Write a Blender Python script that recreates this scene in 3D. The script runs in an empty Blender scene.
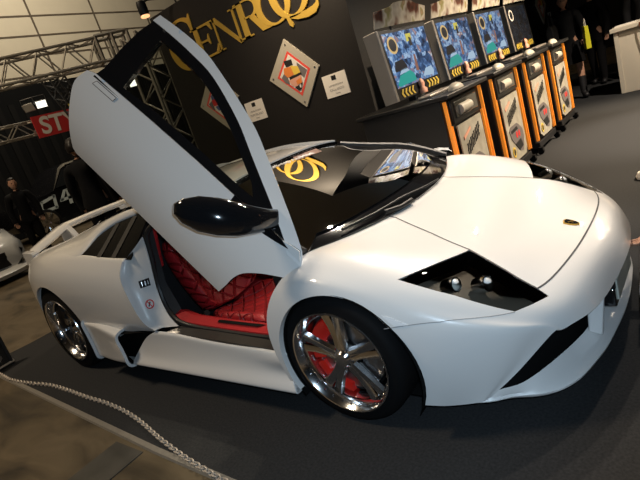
import bpy, bmesh, math, random
import numpy as np
from mathutils import Vector, Matrix
from mathutils.geometry import delaunay_2d_cdt
random.seed(7); rng = np.random.default_rng(5)
SC = bpy.context.scene
COL = SC.collection
PI = math.pi

# ------------------------------------------------------------------ camera
CX, CY, CZ, YAW, PIT, ROL, FPX = 1.4032, -2.3644, 1.4276, 2.3061, -0.2667, -0.3168, 505.0679
fw = Vector((math.cos(PIT)*math.cos(YAW), math.cos(PIT)*math.sin(YAW), math.sin(PIT)))
r0 = Vector((math.sin(YAW), -math.cos(YAW), 0)); u0 = r0.cross(fw)
RR = r0*math.cos(ROL) + u0*math.sin(ROL); UU = -r0*math.sin(ROL) + u0*math.cos(ROL)
cd = bpy.data.cameras.new('camera'); cam = bpy.data.objects.new('camera', cd); COL.objects.link(cam)
M3 = Matrix((RR, UU, -fw)).transposed(); M4 = M3.to_4x4(); M4.translation = Vector((CX, CY, CZ))
cam.matrix_world = M4
cd.sensor_width = 36; cd.lens = FPX/640*36; cd.clip_start = .05; cd.clip_end = 200
SC.camera = cam

# ------------------------------------------------------------------ materials
def mat(name, color, rough=.5, metal=0., coat=0., spec=.5, emit=None, estr=1., trans=0., ior=1.45, alpha=1., noise=0., nscale=20., bump=0., coatr=.03):
    m = bpy.data.materials.new(name); m.use_nodes = True
    nt = m.node_tree; b = nt.nodes['Principled BSDF']
    b.inputs['Base Color'].default_value = (*color, 1); b.inputs['Roughness'].default_value = rough
    b.inputs['Metallic'].default_value = metal; b.inputs['Coat Weight'].default_value = coat
    b.inputs['Coat Roughness'].default_value = coatr
    b.inputs['Specular IOR Level'].default_value = spec
    b.inputs['Transmission Weight'].default_value = trans; b.inputs['IOR'].default_value = ior
    b.inputs['Alpha'].default_value = alpha
    if emit is not None:
        b.inputs['Emission Color'].default_value = (*emit, 1); b.inputs['Emission Strength'].default_value = estr
    if noise or bump:
        tc = nt.nodes.new('ShaderNodeTexCoord'); n = nt.nodes.new('ShaderNodeTexNoise'); n.inputs['Scale'].default_value = nscale
        n.inputs['Detail'].default_value = 4
        nt.links.new(tc.outputs['Object'], n.inputs['Vector'])
        if noise:
            mx = nt.nodes.new('ShaderNodeMix'); mx.data_type = 'RGBA'
            mx.inputs[6].default_value = (*[max(0, c*(1-noise)) for c in color], 1)
            mx.inputs[7].default_value = (*[min(1, c*(1+noise)) for c in color], 1)
            nt.links.new(n.outputs['Fac'], mx.inputs[0]); nt.links.new(mx.outputs[2], b.inputs['Base Color'])
        if bump:
            bp = nt.nodes.new('ShaderNodeBump'); bp.inputs['Strength'].default_value = bump; bp.inputs['Distance'].default_value = .01
            nt.links.new(n.outputs['Fac'], bp.inputs['Height']); nt.links.new(bp.outputs['Normal'], b.inputs['Normal'])
    return m

def glassmat(name, tint, ior):
    """thin tinted pane: mixes see-through with a glossy reflection by the view angle"""
    m = bpy.data.materials.new(name); m.use_nodes = True; nt = m.node_tree
    for n in list(nt.nodes):
        if n.type != 'OUTPUT_MATERIAL': nt.nodes.remove(n)
    out = [n for n in nt.nodes][0]
    t = nt.nodes.new('ShaderNodeBsdfTransparent'); t.inputs[0].default_value = (*tint, 1)
    g = nt.nodes.new('ShaderNodeBsdfGlossy'); g.inputs['Roughness'].default_value = .01; g.inputs[0].default_value = (1, 1, 1, 1)
    f = nt.nodes.new('ShaderNodeFresnel'); f.inputs[0].default_value = ior
    mx = nt.nodes.new('ShaderNodeMixShader')
    nt.links.new(f.outputs[0], mx.inputs[0]); nt.links.new(t.outputs[0], mx.inputs[1]); nt.links.new(g.outputs[0], mx.inputs[2])
    nt.links.new(mx.outputs[0], out.inputs[0])
    return m

M = {}
M['paint'] = mat('white_paint', (.80, .79, .78), .32, coat=1., coatr=.015)
M['seam'] = mat('seam_rubber', (.05, .05, .055), .6)
M['black'] = mat('black_plastic', (.012, .012, .013), .45)
M['glossblack'] = mat('gloss_black', (.008, .008, .009), .08, coat=1.)
M['matteblack'] = mat('matte_black', (.006, .006, .006), .9, spec=.1)
M['rubber'] = mat('tyre_rubber', (.006, .006, .0065), .75, spec=.15)
M['chrome'] = mat('chrome', (.86, .86, .87), .15, metal=1.)
M['steel'] = mat('brushed_steel', (.45, .45, .46), .3, metal=1.)
M['caliper'] = mat('red_caliper', (.75, .02, .012), .3, coat=.6)
M['leather'] = mat('red_leather', (.36, .014, .018), .5, noise=.15, nscale=60, bump=.15)
M['leatherdark'] = mat('black_leather', (.015, .014, .015), .5, bump=.1, nscale=80)
M['carbon'] = mat('carbon_plate', (.045, .04, .036), .3, coat=.5, noise=.5, nscale=200)
M['glass'] = glassmat('window_glass', (.62, .66, .62), 1.5)
M['tint'] = glassmat('windscreen_glass', (.74, .76, .70), 1.38)
M['lens'] = glassmat('lamp_glass', (.85, .84, .8), 1.45)
M['white'] = mat('white_trim', (.78, .78, .78), .4)
M['gold'] = mat('gold_leaf', (.75, .48, .10), .28, metal=1.)
M['red'] = mat('red_enamel', (.6, .01, .01), .4)

# ------------------------------------------------------------------ mesh helpers
def link(name, me, parent=None):
    o = bpy.data.objects.new(name, me); COL.objects.link(o)
    if parent is not None: o.parent = parent
    return o
def tag(o, label=None, cat=None, group=None, kind=None):
    if label: o['label'] = label
    if cat: o['category'] = cat
    if group: o['group'] = group
    if kind: o['kind'] = kind
    return o
def empty(name, loc=(0, 0, 0), rz=0., label=None, cat=None, group=None):
    o = bpy.data.objects.new(name, None); COL.objects.link(o); o.location = loc; o.rotation_euler = (0, 0, rz)
    o.empty_display_size = .1
    return tag(o, label, cat, group)
def copy_tree(o, parent=None):
    c = o.copy(); COL.objects.link(c); c.parent = parent
    for ch in list(o.children): copy_tree(ch, c)
    return c

class MB:
    """collects shapes of ONE part and links them as one mesh"""
    def __init__(s): s.v = []; s.f = []; s.m = []; s.mi = 0
    def add(s, vs, fs):
        b = len(s.v); s.v += [tuple(map(float, p)) for p in vs]; s.f += [tuple(b+i for i in f) for f in fs]; s.m += [s.mi]*len(fs); return s
    def box(s, lo, hi, mtx=None):
        x0, y0, z0 = lo; x1, y1, z1 = hi
        vs = [(x0,y0,z0),(x1,y0,z0),(x1,y1,z0),(x0,y1,z0),(x0,y0,z1),(x1,y0,z1),(x1,y1,z1),(x0,y1,z1)]
        if mtx is not None: vs = [tuple(mtx @ Vector(v)) for v in vs]
        return s.add(vs, [(0,3,2,1),(4,5,6,7),(0,1,5,4),(1,2,6,5),(2,3,7,6),(3,0,4,7)])
    def tube(s, pts, r, n=10, cap=True, closed=False, flat=1.):
        P = [Vector(p) for p in pts]; L = len(P); rings = []
        up = None
        for i, p in enumerate(P):
            if closed: t = P[(i+1) % L]-P[i-1]
            else: t = P[min(i+1, L-1)]-P[max(i-1, 0)]
            t.normalize()
            if up is None:
                a = Vector((0, 0, 1)) if abs(t.z) < .9 else Vector((1, 0, 0))
                up = (a-t*a.dot(t)).normalized()
            else: up = (up-t*up.dot(t)).normalized()
            sd = t.cross(up); rr = r[i] if hasattr(r, '__len__') else r
            rings.append([p+(up*math.cos(2*PI*k/n)*flat+sd*math.sin(2*PI*k/n))*rr for k in range(n)])
        vs = [q for g in rings for q in g]; fs = []
        for i in range(L if closed else L-1):
            j = (i+1) % L
            for k in range(n):
                l = (k+1) % n; fs.append((i*n+k, i*n+l, j*n+l, j*n+k))
        if cap and not closed: fs += [tuple(range(n))[::-1], tuple((L-1)*n+k for k in range(n))]
        return s.add(vs, fs)
    def lathe(s, prof, c=(0, 0, 0), axis='y', n=48, a0=0, a1=2*PI):
        """prof: list of (radius, offset along axis)"""
        full = abs(a1-a0-2*PI) < 1e-6; m = n if full else n+1
        vs = []; fs = []; L = len(prof)
        for k in range(m):
            a = a0+(a1-a0)*k/n
            for r, h in prof:
                if axis == 'y': vs.append((c[0]+r*math.cos(a), c[1]+h, c[2]+r*math.sin(a)))
                elif axis == 'z': vs.append((c[0]+r*math.cos(a), c[1]+r*math.sin(a), c[2]+h))
                else: vs.append((c[0]+h, c[1]+r*math.cos(a), c[2]+r*math.sin(a)))
        for k in range(n):
            q = (k+1) % m
            for i in range(L-1): fs.append((k*L+i, k*L+i+1, q*L+i+1, q*L+i))
        return s.add(vs, fs)
    def prism(s, poly, f0, f1):
        """poly 2D points; f0, f1 map (a,b) to 3D for the two faces"""
        n = len(poly); vs = [f0(*p) for p in poly]+[f1(*p) for p in poly]
        return s.add(vs, [tuple(range(n))[::-1], tuple(range(n, 2*n))]+[(i, (i+1) % n, n+(i+1) % n, n+i) for i in range(n)])
    def loft(s, rings, closed_ring=True, caps=True):
        n = len(rings[0]); vs = [p for r in rings for p in r]; fs = []
        for i in range(len(rings)-1):
            for k in range(n if closed_ring else n-1):
                l = (k+1) % n; fs.append((i*n+k, i*n+l, (i+1)*n+l, (i+1)*n+k))
        if caps and closed_ring: fs += [tuple(range(n))[::-1], tuple((len(rings)-1)*n+k for k in range(n))]
        return s.add(vs, fs)
    def build(s, name, mats, parent=None, smooth=35, bevel=0., fix=True, subsurf=0):
        me = bpy.data.meshes.new(name); me.from_pydata(s.v, [], s.f); me.validate()
        mats = mats if isinstance(mats, (list, tuple)) else [mats]
        for m in mats: me.materials.append(m)
        if len(mats) > 1: me.polygons.foreach_set('material_index', s.m[:len(me.polygons)])
        if fix:
            bm = bmesh.new(); bm.from_mesh(me); bmesh.ops.recalc_face_normals(bm, faces=bm.faces[:]); bm.to_mesh(me); bm.free()
        if smooth:
            me.polygons.foreach_set('use_smooth', [True]*len(me.polygons)); me.set_sharp_from_angle(angle=math.radians(smooth))
        me.update()
        o = link(name, me, parent)
        if bevel:
            b = o.modifiers.new('bevel', 'BEVEL'); b.width = bevel; b.segments = 2; b.limit_method = 'ANGLE'; b.angle_limit = math.radians(40)
        if subsurf:
            b = o.modifiers.new('sub', 'SUBSURF'); b.levels = subsurf; b.render_levels = subsurf
        return o
def flatnorm(): pass

# ---- spline surfaces
def spl_matrix(n, t):
    """weights of a natural cubic spline through n knots 0..n-1 evaluated at t"""
    if n == 2: return np.stack([1-t, t], 1)
    A = np.zeros((n, n)); B = np.zeros((n, n)); A[0, 0] = A[-1, -1] = 1
    for i in range(1, n-1):
        A[i, i-1] = 1; A[i, i] = 4; A[i, i+1] = 1; B[i, i-1] = 6; B[i, i] = -12; B[i, i+1] = 6
    D = np.linalg.solve(A, B); I = np.eye(n)
    i = np.clip(np.floor(t).astype(int), 0, n-2); f = t-i
    w = (1-f)[:, None]*I[i]+f[:, None]*I[i+1]
    w += ((1-f)**3-(1-f))[:, None]/6*D[i]+(f**3-f)[:, None]/6*D[i+1]
    return w
class Surf:
    def __init__(s, ctrl): s.c = np.array(ctrl, float); s.nr, s.nc = s.c.shape[:2]
    def ev(s, uv):
        uv = np.asarray(uv, float).reshape(-1, 2)
        return np.einsum('ki,kj,ijd->kd', spl_matrix(s.nr, uv[:, 0]), spl_matrix(s.nc, uv[:, 1]), s.c)
    def nrm(s, uv):
        uv = np.asarray(uv, float).reshape(-1, 2); h = 1e-3
        a = s.ev(uv+[h, 0])-s.ev(uv-[h, 0]); b = s.ev(uv+[0, h])-s.ev(uv-[0, h])
        n = np.cross(a, b); return n/np.maximum(np.linalg.norm(n, axis=1), 1e-12)[:, None]
    def inv(s, target, rng=None, key=lambda P: P):
        """uv whose point is nearest to target under key (key maps points to comparable coordinates)"""
        r = rng or (0, s.nr-1, 0, s.nc-1)
        g = np.stack(np.meshgrid(np.linspace(r[0], r[1], 60), np.linspace(r[2], r[3], 60), indexing='ij'), -1).reshape(-1, 2)
        K = key(s.ev(g)); out = []
        for t in target:
            t = np.array(t, float); uv = g[np.argmin(((K-t)**2).sum(1))].copy()
            st = np.array([(r[1]-r[0])/60, (r[3]-r[2])/60])
            for _ in range(22):
                c = uv+np.array([(a, b) for a in (-1, 0, 1) for b in (-1, 0, 1)])*st
                c = np.clip(c, [r[0], r[2]], [r[1], r[3]])
                d = ((key(s.ev(c))-t)**2).sum(1); k = np.argmin(d)
                if k == 4: st = st*.5
                uv = c[k]
            out.append(uv)
        return np.array(out)
def campx(P):
    """where points of the place stand in the photograph (pixels)"""
    D = np.asarray(P)-np.array([CX, CY, CZ]); d = D@np.array(fw)
    return np.stack([320+FPX*(D@np.array(RR))/d, 240-FPX*(D@np.array(UU))/d], 1)
def inpoly(p, poly):
    x, y = p[:, 0], p[:, 1]; c = np.zeros(len(p), bool); n = len(poly)
    for i in range(n):
        x0, y0 = poly[i]; x1, y1 = poly[i-1]
        if y0 == y1: continue
        c ^= ((y0 > y) != (y1 > y)) & (x < (x1-x0)*(y-y0)/(y1-y0)+x0)
    return c
def densify(poly, step):
    out = []
    for i in range(len(poly)):
        a = np.array(poly[i]); b = np.array(poly[(i+1) % len(poly)]); n = max(1, int(np.ceil(np.linalg.norm(b-a)/step)))
        out += [a+(b-a)*k/n for k in range(n)]
    return np.array(out)
def smooth_poly(pts, n=6, closed=True):
    """Catmull-Rom through points"""
    P = [np.array(p, float) for p in pts]; L = len(P); out = []
    for i in range(L if closed else L-1):
        g = lambda k: P[k % L] if closed else P[min(max(k, 0), L-1)]
        a, b, c, d = g(i-1), g(i), g(i+1), g(i+2)
        for k in range(n):
            t = k/n; out.append(.5*(2*b+(c-a)*t+(2*a-5*b+4*c-d)*t*t+(3*b-a-3*c+d)*t**3))
    if not closed: out.append(P[-1])
    return np.array(out)

def cut_mesh(S, urng, vrng, du, dv, polys, outer=None):
    """triangulate the uv rectangle (or the outer loop) with the loops in polys as edges.
    returns {name: (uv verts, tris)}; faces in no loop go to ''"""
    us = np.linspace(urng[0], urng[1], int(round((urng[1]-urng[0])/du))+1); vs = np.linspace(vrng[0], vrng[1], int(round((vrng[1]-vrng[0])/dv))+1)
    G = np.stack(np.meshgrid(us, vs, indexing='ij'), -1).reshape(-1, 2)
    loops = dict(polys)
    if outer is not None: loops['__outer'] = outer
    scale = np.array([1/du, 1/dv]); verts = []; edges = []
    keep = np.ones(len(G), bool)
    for nm, lp in loops.items():
        lp = densify(np.asarray(lp)*scale, .6)/scale
        b = len(verts); n = len(lp); verts += [tuple(p) for p in lp]; edges += [(b+i, b+(i+1) % n) for i in range(n)]
        d = ((G[:, None, :]-lp[None])*scale)**2; keep &= d.sum(2).min(1) > .12
        loops[nm] = lp
    if outer is not None: keep &= inpoly(G, loops['__outer'])
    verts = [Vector(p*scale) for p in np.array(verts).reshape(-1, 2)]+[Vector(p) for p in G[keep]*scale]
    r = delaunay_2d_cdt(verts, edges, [], 0, 1e-5)
    V = np.array([tuple(v) for v in r[0]])/scale; F = np.array([tuple(f) for f in r[2]])
    C = V[F].mean(1); out = {}; used = np.zeros(len(F), bool)
    a = V[F]; area = np.abs((a[:, 1, 0]-a[:, 0, 0])*(a[:, 2, 1]-a[:, 0, 1])-(a[:, 2, 0]-a[:, 0, 0])*(a[:, 1, 1]-a[:, 0, 1]))
    used |= area < 1e-9
    if outer is not None: used |= ~inpoly(C, loops['__outer'])
    for nm in polys:
        k = inpoly(C, loops[nm]) & ~used; out[nm] = (V, F[k]); used |= k
    out[''] = (V, F[~used])
    return out

def shell(S, tris_uv, name, m, parent=None, mirror=False, rim=.012, off=0., flip=False, P=None, N=None, backm=None):
    """mesh from cut_mesh output with exact surface normals and a turned-in rim of thickness rim along free edges"""
    V, F = tris_uv; k = np.unique(F); mp = -np.ones(len(V), int); mp[k] = np.arange(len(k)); F = mp[F]; uv = V[k]
    if P is None: P = S.ev(uv); N = S.nrm(uv)
    if flip: N = -N
    a = P[F]; fn = np.cross(a[:, 1]-a[:, 0], a[:, 2]-a[:, 0]); sgn = (fn*N[F[:, 0]]).sum(1)
    F = np.where((sgn < 0)[:, None], F[:, ::-1], F)
    P = P+N*off
    if mirror: P = P*[1, -1, 1]; N = N*[1, -1, 1]; F = F[:, ::-1]
    E = {}
    for f in F:
        for i in range(3):
            e = (f[i], f[(i+1) % 3]); E[e] = 1
    bd = [e for e in E if (e[1], e[0]) not in E]
    faces = [tuple(f) for f in F]; verts = [tuple(p) for p in P]; nl = [tuple(N[i]) for f in F for i in f]
    nface = len(faces)
    if rim:
        cache = {}
        for a_, b_ in bd:
            q = []
            pa, pb = P[a_], P[b_]; ia, ib = pa-N[a_]*rim, pb-N[b_]*rim
            n0 = np.cross(pa-pb, N[a_]); n0 = -n0/max(np.linalg.norm(n0), 1e-9)
            b = len(verts); verts += [tuple(pa), tuple(pb), tuple(ib), tuple(ia)]
            faces.append((b+1, b, b+3, b+2)); nl += [tuple(n0)]*4
    me = bpy.data.meshes.new(name); me.from_pydata(verts, [], faces)
    me.materials.append(m)
    me.polygons.foreach_set('use_smooth', [True]*len(me.polygons)); me.update()
    me.normals_split_custom_set([Vector(n) for n in nl]) if len(nl) == len(me.loops) else print('normals mismatch', name)
    return link(name, me, parent)

def ribbon(S, uvs, width, name, m, parent, lift=.0012, mirror=False, flip=False):
    """thin strip following a line on a surface"""
    uvs = np.asarray(uvs); P = S.ev(uvs); N = S.nrm(uvs)
    if flip: N = -N
    P = P+N*lift
    T = np.gradient(P, axis=0); B = np.cross(N, T); B /= np.maximum(np.linalg.norm(B, axis=1), 1e-9)[:, None]
    vs = np.stack([P-B*width/2, P+N*.001, P+B*width/2], 1)
    if mirror: vs = vs*[1, -1, 1]
    mb = MB(); n = len(P); mb.add(vs.reshape(-1, 3), [(i*3+k, i*3+k+1, i*3+k+4, i*3+k+3) for i in range(n-1) for k in (0, 1)])
    return mb.build(name, m, parent)

# ================================================================== THE CAR
# place axes: x = forward along the car (0 at the front axle), -y = the car's right side (towards the camera), z up
car = empty('sports_car', (0, 0, 0), label='low white wedge-shaped sports car with its near scissor door raised', cat='car')
def Yw(rows):
    """(x, w, z) with w the distance to the car's right"""
    a = np.array(rows, float); a[..., 1] *= -1; return a
def full(rows):
    """right half rows given centre to sill -> full width, right sill to left sill"""
    r = np.array(rows, float); R = r.copy(); R[..., 1] *= -1
    return np.concatenate([R[:, ::-1], r[:, 1:]], 1)

# ---------------- front shell: bonnet, wings, nose
A = [
 [(.08,0,.765),(.065,.25,.768),(.0,.5,.775),(-.07,.68,.785),(-.125,.80,.79),(-.165,.885,.755),(-.265,.955,.655),(-.345,.982,.45),(-.31,.975,.17)],
 [(.24,0,.715),(.23,.25,.719),(.18,.5,.735),(.11,.68,.755),(.06,.81,.765),(.03,.90,.74),(.01,.968,.672),(.0,.985,.45),(.0,.97,.15)],
 [(.43,0,.655),(.42,.25,.66),(.39,.5,.675),(.36,.68,.690),(.335,.82,.680),(.31,.905,.645),(.295,.957,.565),(.30,.962,.37),(.33,.94,.16)],
 [(.62,0,.592),(.61,.25,.596),(.595,.48,.601),(.575,.64,.598),(.55,.785,.584),(.533,.862,.545),(.518,.902,.487),(.485,.912,.31),(.45,.90,.145)],
 [(.79,0,.535),(.785,.25,.533),(.77,.45,.521),(.757,.58,.505),(.735,.70,.490),(.718,.77,.462),(.70,.808,.43),(.635,.835,.28),(.555,.86,.147)],
 [(.93,0,.482),(.92,.22,.477),(.895,.40,.463),(.872,.52,.445),(.842,.62,.428),(.818,.68,.408),(.785,.725,.39),(.695,.785,.27),(.585,.845,.152)],
 [(.992,0,.385),(.972,.22,.36),(.943,.415,.352),(.911,.527,.357),(.878,.598,.361),(.850,.648,.364),(.825,.677,.362),(.718,.765,.258),(.604,.832,.16)],
]
SA = Surf(full(A))
NC = 16
pxA = lambda pts, rg=(0, 6, 0, 9): SA.inv(pts, rg, campx)
mirv = lambda uv: np.stack([uv[:, 0], NC-uv[:, 1]], 1)
# wheel arch loop: from the side view
arcF = [(.045+.352*math.cos(a), .312+.357*math.sin(a)) for a in np.linspace(-.42, PI+.42, 44)]
kxz = lambda P: P[:, [0, 2]]
lpF = SA.inv(arcF, (0, 4, 0, 2.9), kxz)
lpF[0, 1] = lpF[-1, 1] = 0
# carry the loop past the sill edge
lpF = np.concatenate([[[lpF[0, 0], -.02]], lpF, [[lpF[-1, 0], -.02]]])
hl_px = [(397.4, 279.5), (432, 265), (469.4, 249.7), (505, 270), (537.5, 288.5), (548.7, 296), (532, 304.5), (515, 311.5), (455, 295.5)]
lpH = pxA(hl_px)
polys = {'archR': np.clip(lpF, [0, 0], [6, 16]), 'headR': lpH, 'headL': mirv(lpH)[::-1]}
polys['archL'] = mirv(polys['archR'])[::-1]
hood_px = [(395.6, 217.5), (432, 233.5), (469.4, 249.7), (505, 270), (537.5, 288.5), (546, 281), (555, 273.5), (572, 257.5), (580, 246), (587.5, 231), (591, 222)]
lpB = pxA(hood_px)
lpB[-1, 1] = 8
q_ = (lpB[4:, 1]-8)**2; cf = np.polyfit(q_, lpB[4:, 0], 2, w=[6, 1, 1, 1, 1, 1, 2]); vv = np.linspace(lpB[4, 1], 8, 22)   # an even curve about the middle
lpB = np.concatenate([lpB[:4], np.stack([np.polyval(cf, (vv-8)**2), vv], 1)])
b0 = lpB[0].copy(); b0[0] = 0
hoodR = np.concatenate([[b0], lpB]); hoodL = mirv(hoodR)[::-1]
polys_h = dict(polys)
cm = cut_mesh(SA, (0, 6), (0, NC), .12, .2, {**polys, 'hood': np.concatenate([hoodR, hoodL[1:]])})
body = shell(SA, cm[''], 'body_shell', M['paint'], car, rim=.008)
hood = shell(SA, cm['hood'], 'bonnet', M['paint'], car, rim=.01)
def smooth_uv(a, n=6): return smooth_poly(a, n, closed=False)
rb = smooth_uv(hoodR[:-1], 5)
s1 = np.concatenate([densify(hoodR[:6], .05)[:-1]]) 
def line_uv(a, step=.06):
    out = []
    for i in range(len(a)-1):
        n = max(1, int(np.linalg.norm(a[i+1]-a[i])/step)); out += [a[i]+(a[i+1]-a[i])*k/n for k in range(n)]
    return np.array(out+[a[-1]])
seam = MB()
sm = ribbon(SA, line_uv(np.concatenate([hoodR, hoodL[1:]])), .007, 'bonnet_seam', M['seam'], hood)
# door-ward crease seam between wing and bumper (from the marker lamp to the headlamp)
cr = pxA([(384, 329), (400, 326.5), (440, 322), (480, 317.5), (515, 312)])
for mir in (False, True):
    ribbon(SA, line_uv(cr), .003, 'bumper_seam', mat('panel_gap', (.3, .3, .31), .6) if not mir else bpy.data.materials['panel_gap'], body, mirror=mir, lift=.0006)
M['bowl'] = mat('lamp_recess', (.14, .12, .10), .4)
# headlamps: dark recess, clear cover, lamps
inner_px = {'lamp': [((454, 285), .030), ((486, 284), .034)]}
for side, nm in ((False, 'R'), (True, 'L')):
    V, F = cm['headR']
    k = np.unique(F); mp = -np.ones(len(V), int); mp[k] = np.arange(len(k))
    uv = V[k]; P = SA.ev(uv); N = SA.nrm(uv)
    if N[:, 2].mean() < 0: N = -N
    cover = shell(SA, cm['headR'], 'headlight', M['lens'], car, mirror=side, rim=0, off=-.004)
    tag(cover, 'black-backed headlight under a clear angular cover')
    # bowl
    bowl = shell(SA, cm['headR'], 'lamp_bowl', M['bowl'], cover, mirror=side, rim=-.075, off=-.075)
    sg = 1 if side else -1
    for (px, r) in inner_px['lamp']:
        c = SA.ev(pxA([px]))[0]
        vd = (Vector(c)-Vector((CX, CY, CZ))).normalized(); c = Vector(c)+vd*.035; c = Vector((c.x, c.y if not side else -c.y, c.z))
        d = Vector((.86, .18*sg, .25)).normalized()
        mb = MB(); mb.mi = 0
        T = d.to_track_quat('Z', 'Y').to_matrix().to_4x4(); T.translation = c
        m2 = MB(); m2.lathe([(0, -.05), (r*.9, -.05), (r, 0), (r, .012), (r*.86, .014), (r*.84, .004)], axis='z', n=28)
        m2.v = [tuple(T @ Vector(v)) for v in m2.v]; o = m2.build('lamp_housing', M['chrome'], cover)
        m2 = MB(); m2.lathe([(r*.84, .0), (r*.7, .014), (r*.4, .022), (0, .025)], axis='z', n=28)
        m2.v = [tuple(T @ Vector(v)) for v in m2.v]; m2.build('projector_lens', mat('lamp_lens', (.8, .82, .82), .12, coat=1.) if 'lamp_lens' not in bpy.data.materials else bpy.data.materials['lamp_lens'], cover)
# marker lamps
mk = pxA([(381.5, 315.5), (390, 317.5), (408, 325), (394, 326)])
cmk = cut_mesh(SA, (0, 4), (0, 5), .2, .25, {'m': mk})
M['marker'] = mat('marker_lamp', (.92, .92, .93), .25, coat=1.)
for mir in (False, True): shell(SA, cmk['m'], 'side_marker', M['marker'], car, mirror=mir, rim=.004, off=.004)
# emblem: gold-rimmed black shield on the bonnet
ec = SA.inv([(571, 223)], (2, 6, 6, 10), campx)[0]
ec[1] = 8
p0 = Vector(SA.ev([ec])[0]); n0 = Vector(SA.nrm([ec])[0]); n0 = n0 if n0.z > 0 else -n0
t0 = (Vector((-1, 0, 0))-n0*Vector((-1, 0, 0)).dot(n0)).normalized(); s0 = n0.cross(t0)
shield = [(a_*.78, b_*.85) for a_, b_ in [(-.030, .034), (0, .042), (.030, .034), (.032, .0), (.02, -.03), (0, -.045), (-.02, -.03), (-.032, 0)]]
mb = MB()
mb.prism([(a, b) for a, b in shield], lambda a, b: p0+s0*a+t0*b, lambda a, b: p0+s0*a+t0*b+n0*.006)
em = mb.build('emblem', M['gold'], car, smooth=0)
mb = MB(); mb.prism([(a*.82, b*.82) for a, b in shield], lambda a, b: p0+s0*a+t0*b+n0*.004, lambda a, b: p0+s0*a+t0*b+n0*.0075)
mb.build('emblem_field', M['matteblack'], em, smooth=0)
mb = MB()   # a small bull-like gold figure
for ln in ([(-.014, -.004), (-.004, .006), (.008, .008), (.014, .016)], [(-.012, -.004), (-.016, -.014)], [(.004, .006), (.006, -.012)], [(.013, .014), (.018, .008)]):
    mb.tube([p0+s0*a*.8+t0*b*.8+n0*.0078 for a, b in ln], .0016, 6)
mb.build('emblem_figure', M['gold'], em)

# arch lips and wheel wells
def arch_lip(S, lp, name, depth, mirror, parent, axis_in=.05):
    P = S.ev(lp); mb = MB(); n = len(P)
    sg = -1 if mirror else 1
    c = P.mean(0)
    vs = []
    for p in P:
        q = p.copy(); q[1] += depth; q[0] += (c[0]-p[0])*.0; vs += [p*[1, sg, 1], q*[1, sg, 1]]
    mb.add(vs, [(2*i, 2*i+1, 2*i+3, 2*i+2) for i in range(n-1)])
    return mb.build(name, M['paint'], parent)
for mir in (False, True): arch_lip(SA, lpF[1:-1], 'wheel_arch_lip', .03, mir, body)
def well(cx, cz, r, w0, w1, side, name):
    mb = MB(); n = 36; pts = [(cx+r*math.cos(a), cz+r*math.sin(a)) for a in np.linspace(-.55, PI+.55, n)]
    vs = []
    for x, z in pts: vs += [(x, side*w0, z), (x, side*w1, z)]
    vs += [(cx, side*w0, cz)]
    fs = [(2*i, 2*i+1, 2*i+3, 2*i+2) for i in range(n-1)]+[(2*i, 2*i+2, 2*n) for i in range(n-1)]
    mb.add(vs, fs); return mb.build(name, M['matteblack'], car)
for s in (-1, 1):
    well(.045, .312, .360, .56, .962, s, 'wheel_well'); well(-2.665, .345, .40, .55, .93, s, 'wheel_well')

# ---------------- lower nose: black intake mouth, splitter shelf, struts
innc = smooth_poly([(.50, .83), (.60, .812), (.640, .79), (.712, .738), (.773, .608), (.833, .432), (.859, .31), (.868, .14), (.870, 0)], 5, closed=False)
wallc = innc-np.array([[.03, 0]]); wallc[:, 1] *= .965; wallc = wallc[5:]
wl = [(x, -w) for x, w in wallc]+[(x, w) for x, w in wallc[::-1][1:]]
mb = MB(); vs = []
for x, y in wl: vs += [(x-.004, y, .13), (x-.004, y, .2), (x-.03, y*.985, .30), (x-.11, y*.93, .43)]
n = len(wl); mb.add(vs, [(4*i+k, 4*i+k+1, 4*i+k+5, 4*i+k+4) for i in range(n-1) for k in range(3)])
mb.build('air_intake', M['matteblack'], car)
outc = smooth_poly([(.49, .872), (.60, .832), (.68, .775), (.806, .712), (.874, .615), (.911, .488), (.934, .375), (.948, .232), (.957, .1), (.959, 0)], 6, closed=False)
def resamp(c, n):
    c = np.array(c); d = np.r_[0, np.cumsum(np.linalg.norm(np.diff(c, axis=0), axis=1))]; t = np.linspace(0, d[-1], n)
    return np.stack([np.interp(t, d, c[:, k]) for k in range(c.shape[1])], 1)
O = resamp(outc, 40); I = resamp(innc, 40)
rings = []
for k, (o, i) in enumerate(zip(O, I)):
    f = min(1, k/10)
    d = o-i; zl = .155-.012*f
    zb = .143-.027*f
    rings.append([(i[0]-.02, -i[1], zb+.003), (o[0]-.012, -o[1]+.006, zb), (o[0], -o[1], min(zb+.012, zl-.012)), (o[0]+.001, -o[1], zl-.008), (o[0]-.006*1, -o[1]+.004, zl), (i[0]+d[0]*.5, -(i[1]+d[1]*.5), zl+.010*f), (i[0], -i[1], .184-.02*(1-f))])
right = rings; left = [[(x, -y, z) for x, y, z in r] for r in rings[::-1][1:]]
mb = MB(); mb.loft(right+left); mb.build('front_splitter', M['paint'], car, smooth=40)
for s in (-1, 1):
    mb = MB()
    q = [(.862, .175), (.915, .16), (.945, .36), (.88, .39)]
    mb.prism(q, lambda a, b: (a, s*.315, b), lambda a, b: (a, s*.345, b)); mb.build('intake_strut', M['paint'], car, bevel=.006)
# number-plate holder in the middle intake
mb = MB(); mb.box((.90, -.20, .215), (.955, .22, .30)); mb.build('plate_holder', M['glossblack'], car, bevel=.006)
mb = MB(); mb.box((.955, -.17, .235), (.962, .19, .325)); mb.build('blank_plate', mat('pale_plate', (.55, .57, .5), .25), car)

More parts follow.
